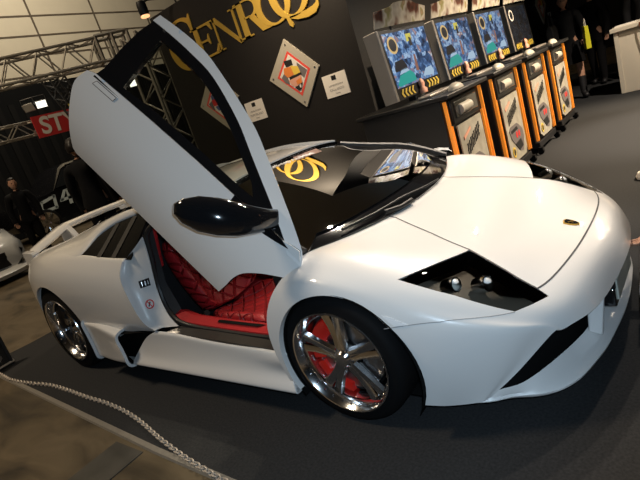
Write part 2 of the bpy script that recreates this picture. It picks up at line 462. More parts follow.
# ---------------- windscreen and cowl
Wn = [
 [(.08,0,.765),(.065,.25,.768),(.0,.5,.775),(-.12,.78,.787)],
 [(-.24,0,.892),(-.25,.25,.889),(-.285,.48,.89),(-.37,.73,.912)],
 [(-.58,0,1.008),(-.58,.24,1.005),(-.60,.45,.998),(-.64,.64,.99)],
 [(-.90,0,1.108),(-.895,.22,1.106),(-.865,.42,1.099),(-.81,.56,1.080)],
]
SW = Surf(full(Wn))
cw = cut_mesh(SW, (0, 3), (0, 6), .15, .2, {
    'cowl': smooth_poly([(0, 0), (0, 3), (0, 6)], 1) if False else np.array([(0, 0), (0, 6), (.34, 5.6), (.40, 4.5), (.40, 3), (.40, 1.5), (.34, .4)]),
    'hdr': np.array([(3, 0), (3, 6), (2.92, 6), (2.92, 0)])})
ws = shell(SW, cw[''], 'windscreen', M['tint'], car, rim=0)
shell(SW, cw['cowl'], 'cowl', M['glossblack'], ws, rim=.01)
shell(SW, cw['hdr'], 'header_band', M['glossblack'], ws, rim=.01)
for sg in (-1, 1): MB().tube(smooth_poly([(-.125, sg*.80, .795), (-.37, sg*.768, .912), (-.64, sg*.68, .995), (-.80, sg*.60, 1.055)], 6, closed=False), .022, 8).build('pillar_trim', M['black'], ws)
# wording on the windscreen's top band
e0, e1 = SW.inv([(272.5, 168.5), (315, 153.5)], (2.2, 3, 0, 6), campx)
cu = bpy.data.curves.new('txt', 'FONT'); cu.body = '.it-up.tuMM'; cu.size = 1; cu.offset = .02; to = bpy.data.objects.new('txt', cu); COL.objects.link(to); bpy.context.view_layer.update()
tm = bpy.data.meshes.new_from_object(to.evaluated_get(bpy.context.evaluated_depsgraph_get())); bpy.data.objects.remove(to)
co = np.array([v.co[:2] for v in tm.vertices]); wt = co[:, 0].max()
uv = e0+np.outer(co[:, 0]/wt, e1-e0)+np.outer(co[:, 1], [.17, 0])
P_ = SW.ev(uv); N_ = SW.nrm(uv); N_ = np.where(N_[:, 2:3] < 0, -N_, N_)
for v, p_ in zip(tm.vertices, P_+N_*.003): v.co = p_
tm.materials.clear(); tm.materials.append(M['white']); link('windscreen_lettering', tm, ws)
e = SW.inv([(293, 157.5), (316, 148.8), (322, 151.5), (297, 160.5)], (2.2, 3, 0, 6), campx); cs_ = cut_mesh(SW, (0, 3), (0, 6), .3, .4, {'b': e})
M['sunstrip'] = mat('strip_print', (.30, .20, .18), .3, noise=.8, nscale=25)
shell(SW, cs_['b'], 'sun_strip', M['sunstrip'], ws, rim=0, off=.002, flip=SW.nrm([(2.5, 3)])[0][2] < 0)
# wiper
wp = SW.inv([(342, 233), (375, 217), (402, 201), (425, 190), (440, 184)], (0, 1.5, 0, 6), campx)
P = SW.ev(wp); N = SW.nrm(wp); N = np.where(N[:, 2:3] < 0, -N, N)
mb = MB(); mb.tube([p+n_*.02 for p, n_ in zip(P, N)], [.007, .008, .01, .008, .006], 8)
mb.build('wiper', M['black'], car)
wp = SW.inv([(384, 216), (402, 216), (412, 208)], (0, 1.5, 0, 6), campx); P = SW.ev(wp)
mb = MB(); mb.tube([Vector(p)+Vector((.01, 0, .02)) for p in P], [.012, .012, .014], 8); mb.build('wiper_arm', M['black'], bpy.data.objects['wiper'])

# ---------------- roof, engine cover, sail panels, quarter panes
Rf = [
 [(-.90,0,1.108),(-.895,.22,1.106),(-.865,.42,1.099),(-.81,.56,1.080)],
 [(-1.2,0,1.140),(-1.2,.22,1.139),(-1.2,.42,1.137),(-1.2,.555,1.128)],
 [(-1.55,0,1.148),(-1.55,.22,1.147),(-1.55,.42,1.143),(-1.55,.555,1.130)],
 [(-1.95,0,1.136),(-1.95,.22,1.135),(-1.95,.42,1.130),(-1.95,.545,1.110)],
]
SR = Surf(full(Rf)); cr_ = cut_mesh(SR, (0, 3), (0, 6), .2, .2, {})
shell(SR, cr_[''], 'roof', M['paint'], car, rim=.02)
ecr = [(-1.95, 1.115), (-2.3, 1.075), (-2.65, 1.02), (-3.0, .955), (-3.25, .915)]
mb = MB()
for k in range(9):
    a, b = k/9, (k+1)/9
    f = lambda t: (np.interp(t, [0, .25, .5, .77, 1], [p[0] for p in ecr]), np.interp(t, [0, .25, .5, .77, 1], [p[1] for p in ecr]))
    x0, z0 = f(a); x1, z1 = f(b-.02)
    for (xa, za, xb, zb) in ((x0, z0, x1, z1+.0),):
        mb.add([(xa, -.50, za-.06), (xa, -.40, za), (xa, .40, za), (xa, .50, za-.06), (xb, -.52, zb-.075), (xb, -.42, zb-.025), (xb, .42, zb-.025), (xb, .52, zb-.075),
                (xa, -.50, za-.09), (xa, .50, za-.09), (xb, -.52, zb-.10), (xb, .52, zb-.10)],
               [(0, 1, 5, 4), (1, 2, 6, 5), (2, 3, 7, 6), (0, 8, 9, 3, 2, 1), (4, 5, 6, 7, 11, 10), (0, 4, 10, 8), (3, 9, 11, 7), (8, 10, 11, 9)])
mb.build('engine_cover', M['glossblack'], car, smooth=0)
sU = [(-1.50,.555,1.10),(-1.80,.57,1.098),(-2.15,.585,1.058),(-2.45,.595,1.018),(-2.75,.60,.972),(-3.10,.62,.925)]
sL = [(-1.50,.60,1.082),(-1.78,.645,1.062),(-2.02,.735,1.005),(-2.14,.88,.912),(-2.50,.885,.925),(-2.85,.862,.922)]
rows = []
for u, l in zip(sU, sL):
    u, l = np.array(u), np.array(l); m_ = (u+l)/2+np.array([0, .012, .018])
    uu = u+np.array([0, -.03, -.03]); rows.append([uu, u, m_, l, l+np.array([0, -.03, -.03])])
SS = Surf(Yw(rows)); cs = cut_mesh(SS, (0, 5), (0, 4), .2, .2, {})
for mir in (False, True): shell(SS, cs[''], 'sail_panel', M['paint'], car, mirror=mir, rim=.012, flip=False)
qt = [(-1.50,.605,1.075),(-1.78,.64,1.055),(-2.00,.725,1.0),(-2.12,.86,.92)]
qb = [(-1.50,.865,.85),(-1.75,.872,.868),(-1.98,.876,.89),(-2.13,.878,.908)]
SQ = Surf(Yw([[t, (np.array(t)+np.array(b))/2+np.array([0, .0, 0]), b] for t, b in zip(qt, qb)])); cq = cut_mesh(SQ, (0, 3), (0, 2), .2, .2, {})
M['quarter'] = mat('quarter_pane', (.005, .005, .005), .2, spec=.18)
M['slat'] = mat('grille_slat', (.012, .011, .010), .6)
for mir in (False, True):
    q = shell(SQ, cq[''], 'quarter_window', M['quarter'], car, mirror=mir, rim=.01)
    for u_ in (.55, 1.25): ribbon(SQ, [(u_+.22*t, .06+1.9*t) for t in np.linspace(0, 1, 12)], .05, 'louvre_slat', M['slat'], q, mirror=mir, lift=.004)

# ---------------- rear body
D = [
 [(-1.555,.845,.852),(-1.56,.885,.852),(-1.565,.94,.765),(-1.515,.972,.64),(-1.475,.972,.48),(-1.41,.95,.40)],
 [(-1.88,.855,.882),(-1.88,.888,.878),(-1.89,.955,.79),(-1.89,.988,.64),(-1.86,.982,.47),(-1.80,.965,.36)],
 [(-2.27,.80,.925),(-2.27,.887,.918),(-2.28,.965,.83),(-2.28,1.0,.69),(-2.26,.992,.48),(-2.24,.975,.2)],
 [(-2.68,.75,.94),(-2.68,.87,.932),(-2.68,.955,.855),(-2.68,.995,.73),(-2.68,.995,.5),(-2.68,.98,.2)],
 [(-3.02,.70,.925),(-3.02,.825,.918),(-3.0,.91,.84),(-2.98,.955,.72),(-2.98,.958,.5),(-2.98,.945,.22)],
 [(-3.30,.62,.89),(-3.24,.765,.878),(-3.20,.845,.81),(-3.17,.895,.70),(-3.17,.905,.5),(-3.17,.89,.26)],
]
SD = Surf(Yw(D))
arcR = [(-2.655+.385*math.cos(a), .345+.385*math.sin(a)) for a in np.linspace(-.38, PI+.38, 44)]
lpD = SD.inv(arcR, (1, 5, 2.0, 5), kxz); lpD[0, 1] = lpD[-1, 1] = 5
lpD2 = np.concatenate([[[lpD[0, 0], 5.0]], lpD[1:-1], [[lpD[-1, 0], 5.0]]])
cD = cut_mesh(SD, (0, 5), (0, 5), .12, .12, {'arch': lpD2})
for mir in (False, True):
    rp = shell(SD, cD[''], 'rear_wing_panel', M['paint'], car, mirror=mir, rim=.02)
    arch_lip(SD, lpD[1:-1], 'wheel_arch_lip', .02, mir, rp)
# deck and tail
mb = MB(); rowsd = [(-2.45, .70, .96), (-2.7, .76, .945), (-3.02, .71, .925), (-3.30, .63, .889), (-3.42, .55, .84), (-3.44, .5, .7)]
nn = 13; vs = []
for x, w, z in rowsd:
    for k in range(nn):
        y = -w+2*w*k/(nn-1); vs.append((x-(.12*(1-(y/w)**2) if x < -3 else 0), y, z))
mb.add(vs, [(i*nn+k, i*nn+k+1, (i+1)*nn+k+1, (i+1)*nn+k) for i in range(len(rowsd)-1) for k in range(nn-1)])
mb.build('tail_deck', M['paint'], car)
mb = MB(); vs = []
pr = [(-3.30, .62, .89), (-3.24, .765, .878), (-3.20, .845, .81), (-3.17, .895, .70), (-3.17, .905, .5), (-3.17, .89, .26)]
for f in np.linspace(-1, 1, 17):
    for x, w, z in pr: vs.append((x-.24*(1-f*f), w*f, z))
mb.add(vs, [(i*6+k, i*6+k+1, (i+1)*6+k+1, (i+1)*6+k) for i in range(16) for k in range(5)])
mb.build('rear_bumper', M['paint'], car)
for s in (-1, 1):
    mb = MB(); mb.prism([(.45, .70), (.80, .72), (.82, .80), (.45, .80)], lambda a, b: (-3.46+.29*(a/.905)**2, s*a, b), lambda a, b: (-3.40+.24*(a/.905)**2, s*a, b)); mb.build('tail_light', mat('tail_lamp', (.4, .01, .01), .1, coat=1.) if s < 0 else bpy.data.materials['tail_lamp'], car)

# rear wing: low tips, raised middle carried on two struts
def foil(cx, w, cz, ch, th, tilt=.12):
    pts = []
    for t, h in ((-.5, .0), (-.42, .35), (-.1, .55), (.3, .42), (.5, .1), (.5, -.1), (.2, -.45), (-.3, -.45)):
        x = -t*ch; z = h*th-x*tilt*.0+ t*ch*tilt; pts.append((cx+x, w, cz+z))
    return pts
secs = []
for w, z, x, ch in ((-.80, .925, -3.12, .17), (-.765, .945, -3.13, .18), (-.62, .985, -3.17, .19), (-.47, 1.028, -3.20, .20), (-.40, 1.042, -3.21, .15), (-.2, 1.046, -3.23, .12), (0, 1.048, -3.23, .12)):
    secs.append(foil(x, w, z, ch, .05))
secs += [[(x, -y, z) for x, y, z in s] for s in secs[::-1][1:]]
wing = MB().loft(secs).build('rear_wing', M['paint'], car, smooth=40)
for s in (-1, 1):
    mb = MB(); mb.prism([(-3.22, .84), (-3.06, .85), (-3.02, .93), (-3.04, .955), (-3.22, .965)], lambda a, b: (a, s*.775, b), lambda a, b: (a, s*.83, b)); mb.build('wing_end', M['paint'], wing, bevel=.008)
    mb = MB(); mb.prism([(-3.28, .88), (-3.0, .90), (-3.08, 1.0), (-3.14, 1.045), (-3.28, 1.03)], lambda a, b: (a, s*.405, b), lambda a, b: (a, s*.45, b)); mb.build('wing_strut', M['paint'], wing, bevel=.005)

# ---------------- side skirt with its rear intake
top = [(-.30,.955,.355,0),(-.55,.935,.352,0),(-.9,.93,.362,.05),(-1.2,.93,.385,.17),(-1.43,.935,.392,.33)]
for s in (-1, 1):
    rows = []
    for k, (x, w, z, dx) in enumerate(top):
        f = k/4
        r = [(x, s*w, z), (x-.01, s*(w+.016), z-.010), (x-.03, s*(w+.022), z-.055), (x-.02, s*(.966+.008*f), .235), (x+.02, s*(.998+.004*f), .185), (x+.02, s*(.985+.006*f), .15), (x, s*.86, .145)]
        rows.append([(p[0]-dx*t, p[1], p[2]) for p, t in zip(r, (0, .05, .3, .75, 1, 1, 1))])
    SK = Surf(rows); ck = cut_mesh(SK, (0, SK.nr-1), (0, 6), .2, .2, {})
    sk = shell(SK, ck[''], 'side_skirt', M['paint'], car, rim=.01, flip=(s > 0))
    # rear scoop: flares out ahead of the rear wheel, open towards the front
    sc = []
    for x, w, zt, zb in ((-2.25,.985,.445,.16),(-2.1,.997,.44,.158),(-1.95,1.01,.425,.16),(-1.75,1.022,.385,.17)):
        sc.append([(x+.0, s*(w-.075), zt+.012), (x, s*w, zt), (x, s*(w+.008), zt-.06), (x, s*(w+.006), zb+.06), (x, s*(w-.005), zb), (x, s*(w-.09), zb-.012)])
    SP = Surf(sc); cp = cut_mesh(SP, (0, 3), (0, 5), .2, .2, {})
    shell(SP, cp[''], 'side_scoop', M['paint'], sk, rim=.02, flip=(s > 0))
    mb = MB(); mb.add([(-1.40, s*.93, .392), (-1.765, s*1.006, .387), (-1.765, s*1.008, .165), (-1.75, s*.90, .14), (-2.05, s*.93, .40), (-2.05, s*.93, .15), (-1.40, s*.86, .392), (-1.40, s*.86, .14)],
                      [(4, 5, 2, 1), (0, 1, 4), (3, 5, 2), (0, 4, 5, 3), (6, 4, 5, 7), (0, 4, 6)]); mb.build('scoop_mouth', M['matteblack'], sk, smooth=0)

# ---------------- wheels
def make_wheel(rad, tr, depth, tw, label=None):
    """outboard face towards -y, lip plane at y = 0, centre at the origin"""
    R = rad
    mb = MB()
    mb.lathe([(R*.985, .014), (R*1.01, .004), (R*1.0, -.004), (R*.975, -.002), (R*.955, .006), (R*.90, .03), (R*.885, .045), (R*.865, .048), (R*.855, .06), (R*.84, .10), (R*.82, tw-.03), (R*.95, tw)], n=72)
    face = .045*depth
    # hub
    mb.lathe([(0, face-.022), (R*.13, face-.022), (R*.16, face-.012), (R*.19, face-.004), (R*.24, face+.006), (R*.25, face+.05), (0, face+.05)], n=40)
    for k in range(5):
        a = 2*PI*k/5+.31
        for sgn in (-1, 1):
            # each spoke: two blades leaving the hub together and spreading towards the rim
            rings = []
            for t, rr, da, hw, th, yy in ((0, .17, .10, .038, .03, 0.), (.35, .40, .105, .032, .026, .004), (.7, .66, .118, .031, .022, .004), (1, .875, .135, .036, .018, -.002)):
                aa = a+sgn*(da*1.0*(.33/rr if rr < .33 else 1)+.015); c = np.array([math.cos(aa), math.sin(aa)]); p = np.array([-c[1], c[0]])
                q = R*rr*c; hwm = hw*R/.25*.72; yb = face+yy
                tilt = .006*sgn
                ring = [(*(q-p*hwm), yb+.004-tilt), (*(q-p*hwm*.6), yb-.006), (*(q+p*hwm*.6), yb-.006), (*(q+p*hwm), yb+.004+tilt), (*(q+p*hwm*.8), yb+th), (*(q-p*hwm*.8), yb+th)]
                rings.append([(x, y, z) for x, z, y in ring])
            mb.loft(rings)
    for k in range(30):   # rivets on the lip
        a = 2*PI*k/30; mb.lathe([(0, -.006), (.004, -.004), (.005, .004)], (R*.925*math.cos(a), .018, R*.925*math.sin(a)), n=8)
    for k in range(5):    # wheel nuts
        a = 2*PI*k/5+.31+PI/5; mb.lathe([(0, -.012), (.007, -.012), (.009, .01)], (R*.195*math.cos(a), face, R*.195*math.sin(a)), n=8)
    wh = mb.build('wheel', M['chrome'], None, smooth=40)
    mb = MB(); T = tr
    mb.lathe([(R*.985, .012), (R*1.02, .002), (R*1.06, .004), ((R+T)/2, .004), (T*.95, .012), (T*.985, .03), (T, .055), (T, tw-.03), (T*.98, tw), (R, tw+.005)], n=72)
    mb.build('tyre', M['rubber'], wh)
    mb = MB(); mb.lathe([(R*.30, .085), (R*.72, .085), (R*.72, .115), (R*.30, .115)], n=56); mb.build('brake_disc', M['steel'], wh)
    # caliper on the rear-upper side of the disc
    mb = MB(); rings = []
    for a in np.linspace(math.radians(112), math.radians(188), 14):
        c, s_ = math.cos(a), math.sin(a); e = 1-.25*abs((a-math.radians(150))/math.radians(38))**3
        rings.append([(R*r*c, y, R*r*s_) for r, y in ((.47, .07), (.54, .058*1), (.76, .058), (.79, .075), (.79, .125), (.47, .125))])
    mb.loft(rings); mb.build('brake_caliper', M['black' if label else 'caliper'], wh, smooth=40)
    mb = MB(); rings = []
    for a in np.linspace(math.radians(196), math.radians(262), 12):
        c, s_ = math.cos(a), math.sin(a); rings.append([(R*r*c, y, R*r*s_) for r, y in ((.62, .07), (.66, .062), (.78, .062), (.80, .075), (.80, .12), (.62, .12))])
    mb.loft(rings); mb.build('brake_caliper', M['black' if label else 'caliper'], wh, smooth=40)
    return wh
wf = make_wheel(.25, .318, 1.0, .235); wf.parent = car; wf.location = (0, -.95, .325)
wl_ = copy_tree(wf, car); wl_.location = (0, .95, .325); wl_.rotation_euler = (0, 0, PI)
wr = make_wheel(.262, .345, 1.5, .30, True); wr.parent = car; wr.location = (-2.665, -.98, .345)
wq = copy_tree(wr, car); wq.location = (-2.665, .98, .345); wq.rotation_euler = (0, 0, PI)

# ---------------- doors
HX, HY, HZ = -.2, -.9, .77
xs = np.arange(-1.8, .01, .3); zs = np.arange(.30, .91, .1); wz = [.958, .973, .977, .966, .938, .893, .845]
SDo = Surf([[(x, -w, z) for z, w in zip(zs, wz)] for x in xs])
uvlo = lambda p: np.array([((x+1.8)/.3, (z-.3)/.1) for x, z in p])
zs2 = np.arange(.78, 1.161, .06); wz2 = [.875-(z-.83)/.24*.28 for z in zs2]
wz2[0] = .915; wz2[1] = .868
SUp = Surf([[(x, -w, z) for z, w in zip(zs2, wz2)] for x in xs])
uvup = lambda p: np.array([((x+1.8)/.3, (z-.78)/.06) for x, z in p])
skin = [(-.12, .80), (-.15, .855), (-.18, .882), (-.225, .876), (-.26, .868), (-.50, .866), (-.642, .864), (-.849, .862), (-1.194, .852), (-1.573, .836)]
skin += [tuple(p) for p in smooth_poly([(-1.626, .819), (-1.662, .739), (-1.64, .646), (-1.60, .50), (-1.566, .385)], 4, closed=False)]
skin += [(-1.54, .366), (-1.12, .387), (-.75, .40), (-.395, .414)]
skin += [tuple(p) for p in smooth_poly([(-.372, .50), (-.36, .56), (-.329, .628), (-.255, .696), (-.165, .752)], 4, closed=False)]
archL = smooth_poly([(-1.572, 1.09), (-1.435, 1.093), (-1.282, 1.091), (-1.104, 1.08), (-.851, 1.03), (-.671, .978), (-.477, .921), (-.269, .860), (-.215, .835)], 4, closed=False)
archR = smooth_poly([(-1.565, 1.119), (-1.429, 1.126), (-1.303, 1.127), (-1.164, 1.118), (-.802, 1.058), (-.604, 1.005), (-.427, .951), (-.223, .887), (-.165, .866), (-.125, .835)], 4, closed=False)
win = list(map(tuple, archL[:-4]))+[(-.30, .846), (-.642, .848), (-.849, .846), (-1.194, .836), (-1.573, .82), (-1.562, .866), (-1.581, .942), (-1.586, 1.034)]
gl = [tuple(p-np.array([0, .034])) for p in archL[1:-9]]
gl = [p for p in gl if -1.46 < p[0] < -.55]
gl = [(-1.463, 1.058)]+gl+[(-.52, .888), (-.589, .884), (-.864, .883), (-1.223, .875), (-1.405, .862), (-1.42, .90), (-1.44, .96), (-1.455, 1.02)]
def make_door(mirror):
    c1 = cut_mesh(SDo, (0, 6), (0, 6), .12, .2, {}, outer=uvlo(skin))
    d = shell(SDo, c1[''], 'door', M['paint'], None, mirror=mirror, rim=.008)
    arch = np.concatenate([archL, archR[::-1]])
    c2 = cut_mesh(SUp, (0, 6), (0, 6), .1, .25, {}, outer=uvup(arch))
    shell(SUp, c2[''], 'door_frame', M['paint'], d, mirror=mirror, rim=.03, off=.008)
    c3 = cut_mesh(SUp, (0, 6), (0, 6), .1, .25, {'glass': uvup(gl)}, outer=uvup(win))
    shell(SUp, c3[''], 'window_surround', M['glossblack'], d, mirror=mirror, rim=.03)
    shell(SUp, c3['glass'], 'window_glass', M['glass'], d, mirror=mirror, rim=0)
    c6 = cut_mesh(SDo, (0, 6), (0, 6), .1, .25, {}, outer=uvlo([(-.225, .858), (-.30, .843), (-.40, .826), (-.50, .815), (-.58, .84), (-.58, .868), (-.42, .868), (-.27, .868)]))
    shell(SDo, c6[''], 'mirror_base', M['glossblack'], d, mirror=mirror, rim=.01, off=.006)
    # inner trim
    tr = [(x*.97-.03, z) for x, z in skin]
    c4 = cut_mesh(SDo, (0, 6), (0, 6), .3, .4, {}, outer=uvlo([(x, z) for x, z in skin]))
    o = shell(SDo, c4[''], 'door_trim', M['leatherdark'], d, mirror=mirror, rim=-.029, off=-.035)
    # handle flap
    hp = [(-1.555, .792), (-1.538, .815), (-1.39, .82), (-1.40, .797)]
    c5 = cut_mesh(SDo, (0, 6), (0, 6), .3, .4, {}, outer=uvlo(hp))
    h = shell(SDo, c5[''], 'door_handle', M['paint'], d, mirror=mirror, rim=.004, off=.004)
    uvh = line_uv(uvlo([hp[0], hp[1], hp[2], hp[3], hp[0]]), .03); ribbon(SDo, uvh, .005, 'handle_gap', M['seam'], h, mirror=mirror, lift=.0035)
    return d
# mirror body in the raised pose, brought back into the door's own frame
ANG = math.radians(50)
Rot = Matrix.Rotation(ANG, 4, 'Y')
def mirror_mesh(openpts):
    return [tuple((Rot.inverted() @ (Vector(p)-Vector((HX, HY, HZ))))+Vector((HX, HY, HZ))) for p in openpts]
def make_mirror(d, mirror):
    rings = []
    # centre line in raised pose, from the root to the outer tip
    cl = [((-.225, -.80, .97), .045, .03), ((-.225, -.85, .985), .050, .035), ((-.225, -.92, 1.012), .060, .045), ((-.265, -.985, 1.045), .076, .055), ((-.31, -1.045, 1.085), .082, .06), ((-.36, -1.095, 1.123), .076, .055), ((-.40, -1.135, 1.155), .052, .042), ((-.425, -1.152, 1.174), .022, .02)]
    for i, (c, hv, hd) in enumerate(cl):
        up = Vector(UU); dp = Vector((.75, -.2, .35)); dp = (dp-up*dp.dot(up)).normalized()
        ring = []
        for a in np.linspace(0, 2*PI, 20, endpoint=False):
            ca, sa = math.cos(a), math.sin(a); e = .75
            ring.append(Vector(c)+up*hv*abs(ca)**e*np.sign(ca)+dp*hd*abs(sa)**e*np.sign(sa))
        rings.append(mirror_mesh(ring))
    if mirror: rings = [[(x, -y, z) for x, y, z in r] for r in rings]
    mb = MB().loft(rings); o = mb.build('side_mirror', M['glossblack'], d, smooth=60)
    return o
dr = make_door(False); make_mirror(dr, False); dr['label'] = 'raised white scissor door with its tinted window'
def rebase(o, piv):
    for q in [o]+list(o.children_recursive):
        if q.type == 'MESH': q.data.transform(Matrix.Translation(-Vector(piv)))
rebase(dr, (HX, HY, HZ)); dr.parent = car; dr.location = (HX, HY, HZ); dr.rotation_euler = (0, ANG, 0)
dl = make_door(True); make_mirror(dl, True)
for q in [dl]+list(dl.children_recursive):   # the shut door sits a little deeper under the roof edge than the raised one
    for v in q.data.vertices:
        t = min(max((v.co.z-.80)/.14, 0), 1); v.co.z -= .05*t*t*(3-2*t); v.co.y -= .03*t
dl.parent = car
if 0: dl.parent = car

# ---------------- door opening: jamb, sill plate, cabin
jo = [(-1.558,.887,.853),(-1.564,.941,.766),(-1.514,.973,.64),(-1.474,.973,.48),(-1.41,.951,.40)]
ji = [(-1.37,.80,.965),(-1.40,.80,.80),(-1.42,.82,.62),(-1.36,.85,.47),(-1.25,.875,.40)]
for s in (-1, 1):
    rows = []
    for a, b in zip(jo, ji):
        a, b = np.array(a), np.array(b); r = [a*[1, s, 1], (a*.88+b*.12-[0, .035, 0])*[1, s, 1], (a*.55+b*.45-[0, .03, 0])*[1, s, 1], (a*.25+b*.75-[0, .015, 0])*[1, s, 1], b*[1, s, 1]]; rows.append(r)
    SJ = Surf(rows); cj = cut_mesh(SJ, (0, 4), (0, 4), .15, .15, {})
    jm = shell(SJ, cj[''], 'door_jamb', M['paint'], car, rim=.01, flip=(s < 0))
    if s < 0:
        JF = SJ.nrm([(2, 2)])[0][0] < 0
        kl = SJ.inv([(138.5, 281.5), (149, 277.5), (151, 285), (140.5, 288.5)], (0, 4, 0, 4), campx); c_ = cut_mesh(SJ, (0, 4), (0, 4), .5, .5, {'k': kl})
        shell(SJ, c_['k'], 'latch_plate', M['black'], jm, rim=.004, off=.006, flip=JF)
        a, b = kl[0], kl[2]
        for t in (.2, .5, .8):
            q = kl[0]*(1-t)+kl[1]*t; r_ = kl[3]*(1-t)+kl[2]*t; ribbon(SJ, [q*.8+r_*.2, (q+r_)/2, q*.2+r_*.8], .006, 'latch_tooth', M['steel'], jm, lift=.008, flip=JF)
        ck_ = SJ.inv([(150+4.0*math.cos(t), 304+4.2*math.sin(t)) for t in np.linspace(0, 2*PI, 25)], (0, 4, 0, 4), campx)
        c_ = cut_mesh(SJ, (0, 4), (0, 4), .5, .5, {'k': ck_[:-1]}); shell(SJ, c_['k'], 'warning_sticker', M['white'], jm, rim=0, off=.003, flip=JF)
        ribbon(SJ, ck_, .007, 'sticker_ring', M['red'], jm, lift=.005, flip=JF)
        q = SJ.inv([(147.3, 301.5), (152.7, 306.5)], (0, 4, 0, 4), campx); ribbon(SJ, [q[0], q.mean(0), q[1]], .006, 'sticker_bar', M['red'], jm, lift=.005, flip=JF)
        q = SJ.inv([(150, 301.5), (150, 304), (149, 306.5)], (0, 4, 0, 4), campx); ribbon(SJ, q, .008, 'sticker_figure', M['black'], jm, lift=.0045, flip=JF)
    # black door seal
    sl = [(-1.30,.735,1.02),(-1.36,.775,.965),(-1.39,.79,.80),(-1.41,.81,.62),(-1.35,.84,.475),(-1.22,.855,.405),(-.9,.855,.375),(-.42,.86,.365),(-.33,.84,.42)]
    pt = smooth_poly([(x, s*w, z) for x, w, z in sl], 6, closed=False); MB().tube(pt, .016, 8).build('door_seal', M['black'], car)
    # sill plate (carbon) and sill top
    mb = MB(); mb.add([(-1.32, s*.93, .39), (-.34, s*.94, .352), (-.34, s*.855, .36), (-1.24, s*.855, .398), (-1.32, s*.93, .375), (-.34, s*.94, .335), (-.34, s*.855, .335), (-1.24, s*.855, .375)],
                      [(0, 1, 2, 3), (0, 4, 5, 1), (1, 5, 6, 2), (2, 6, 7, 3), (3, 7, 4, 0), (4, 7, 6, 5)]); mb.build('sill_plate', M['carbon'], car, smooth=0)
    # red inner sill with grab recess
    mb = MB(); mb.loft([[(x, s*.85, z), (x, s*.845, z+.018), (x, s*.78, z+.03), (x, s*.74, z+.01), (x, s*.72, .2)] for x, z in ((-1.33, .43), (-1.2, .395), (-.9, .375), (-.6, .362), (-.33, .355))], closed_ring=False)
    mb.build('inner_sill', M['leather'], car)
    mb = MB(); mb.add([(-.95, s*.815, .408), (-.62, s*.812, .395), (-.58, s*.785, .393), (-.97, s*.785, .408)], [(0, 1, 2, 3)]); mb.build('sill_pocket', M['matteblack'], car)
    # B-pillar trim
    mb = MB(); mb.loft([[(-1.33, s*.74, 1.0), (-1.37, s*.77, .95), (-1.68, s*.66, .98)], [(-1.35, s*.755, .85), (-1.385, s*.785, .82), (-1.68, s*.66, .82)], [(-1.37, s*.775, .65), (-1.40, s*.81, .62), (-1.68, s*.66, .6)], [(-1.30, s*.79, .47), (-1.33, s*.84, .45), (-1.68, s*.66, .4)]], closed_ring=False)
    pt_ = mb.build('pillar_trim', M['leatherdark'], car)
    MB().tube([(-1.36, s*.72, 1.0), (-1.395, s*.725, .93), (-1.42, s*.73, .84), (-1.43, s*.73, .74)], [.02, .032, .032, .02], 12).build('pillar_pad', M['leather'], pt_)
# cabin tub
mb = MB()
mb.box((-1.70, -.86, .13), (.05, .86, .17)); mb.build('cabin_floor', M['leatherdark'], car)
mb = MB(); mb.loft([[(x, -.80, .15), (x, .80, .15), (x, .80, .80), (x, .55, 1.07), (x, -.55, 1.07), (x, -.80, .80)] for x in (-1.78, -1.70)]); mb.build('bulkhead', M['leatherdark'], car)
mb = MB(); mb.loft([[(x, -.12, .15), (x, -.115, h), (x, -.08, h+.03), (x, .08, h+.03), (x, .115, h), (x, .12, .15)] for x, h in ((-1.68, .5), (-.9, .42), (-.5, .42), (-.25, .5))]); mb.build('centre_tunnel', M['leather'], car)
mb = MB(); rings = []
for y in np.linspace(-.76, .76, 21):
    hump = .05*math.exp(-((y-.37)/.16)**2); e = 1 if abs(y) < .7 else .93
    rings.append([(-.05, y, .40), (-.30, y, .44), (-.42, y, .56), (-.40, y, .68+hump*.5), (-.30, y, (.765+hump)*e), (-.12, y, .785*e), (.02, y, .73)])
mb.loft(rings); mb.build('dashboard', M['leatherdark'], car)
for s in (-1, 1):   # kick panels ahead of the door opening
    mb = MB(); mb.box((-.34, min(s*.80, s*.84), .30), (-.05, max(s*.80, s*.84), .74)); mb.build('kick_panel', M['leatherdark'], car)
mb = MB(); mb.tube([(-.52+.0*math.cos(a)+.055*math.sin(a), .37+.18*math.cos(a), .74+.17*math.sin(a)) for a in np.linspace(0, 2*PI, 40, endpoint=False)], .017, 10, closed=True)
stw = mb.build('steering_wheel', M['leatherdark'], car)
mb = MB(); mb.tube([(-.52, .37, .74), (-.30, .37, .66)], .04, 12); mb.tube([(-.515, .20, .73), (-.515, .54, .73)], .02, 8); mb.tube([(-.525, .37, .73), (-.57, .37, .58)], .018, 8); mb.build('steering_spokes', M['steel'], stw)
mb = MB(); mb.tube([(-1.0, 0, 1.06), (-.985, 0, 1.03)], .01); mb.box((-1.005, -.11, 1.0), (-.985, .11, 1.045)); mb.build('rear_view_mirror', M['black'], car, bevel=.008)
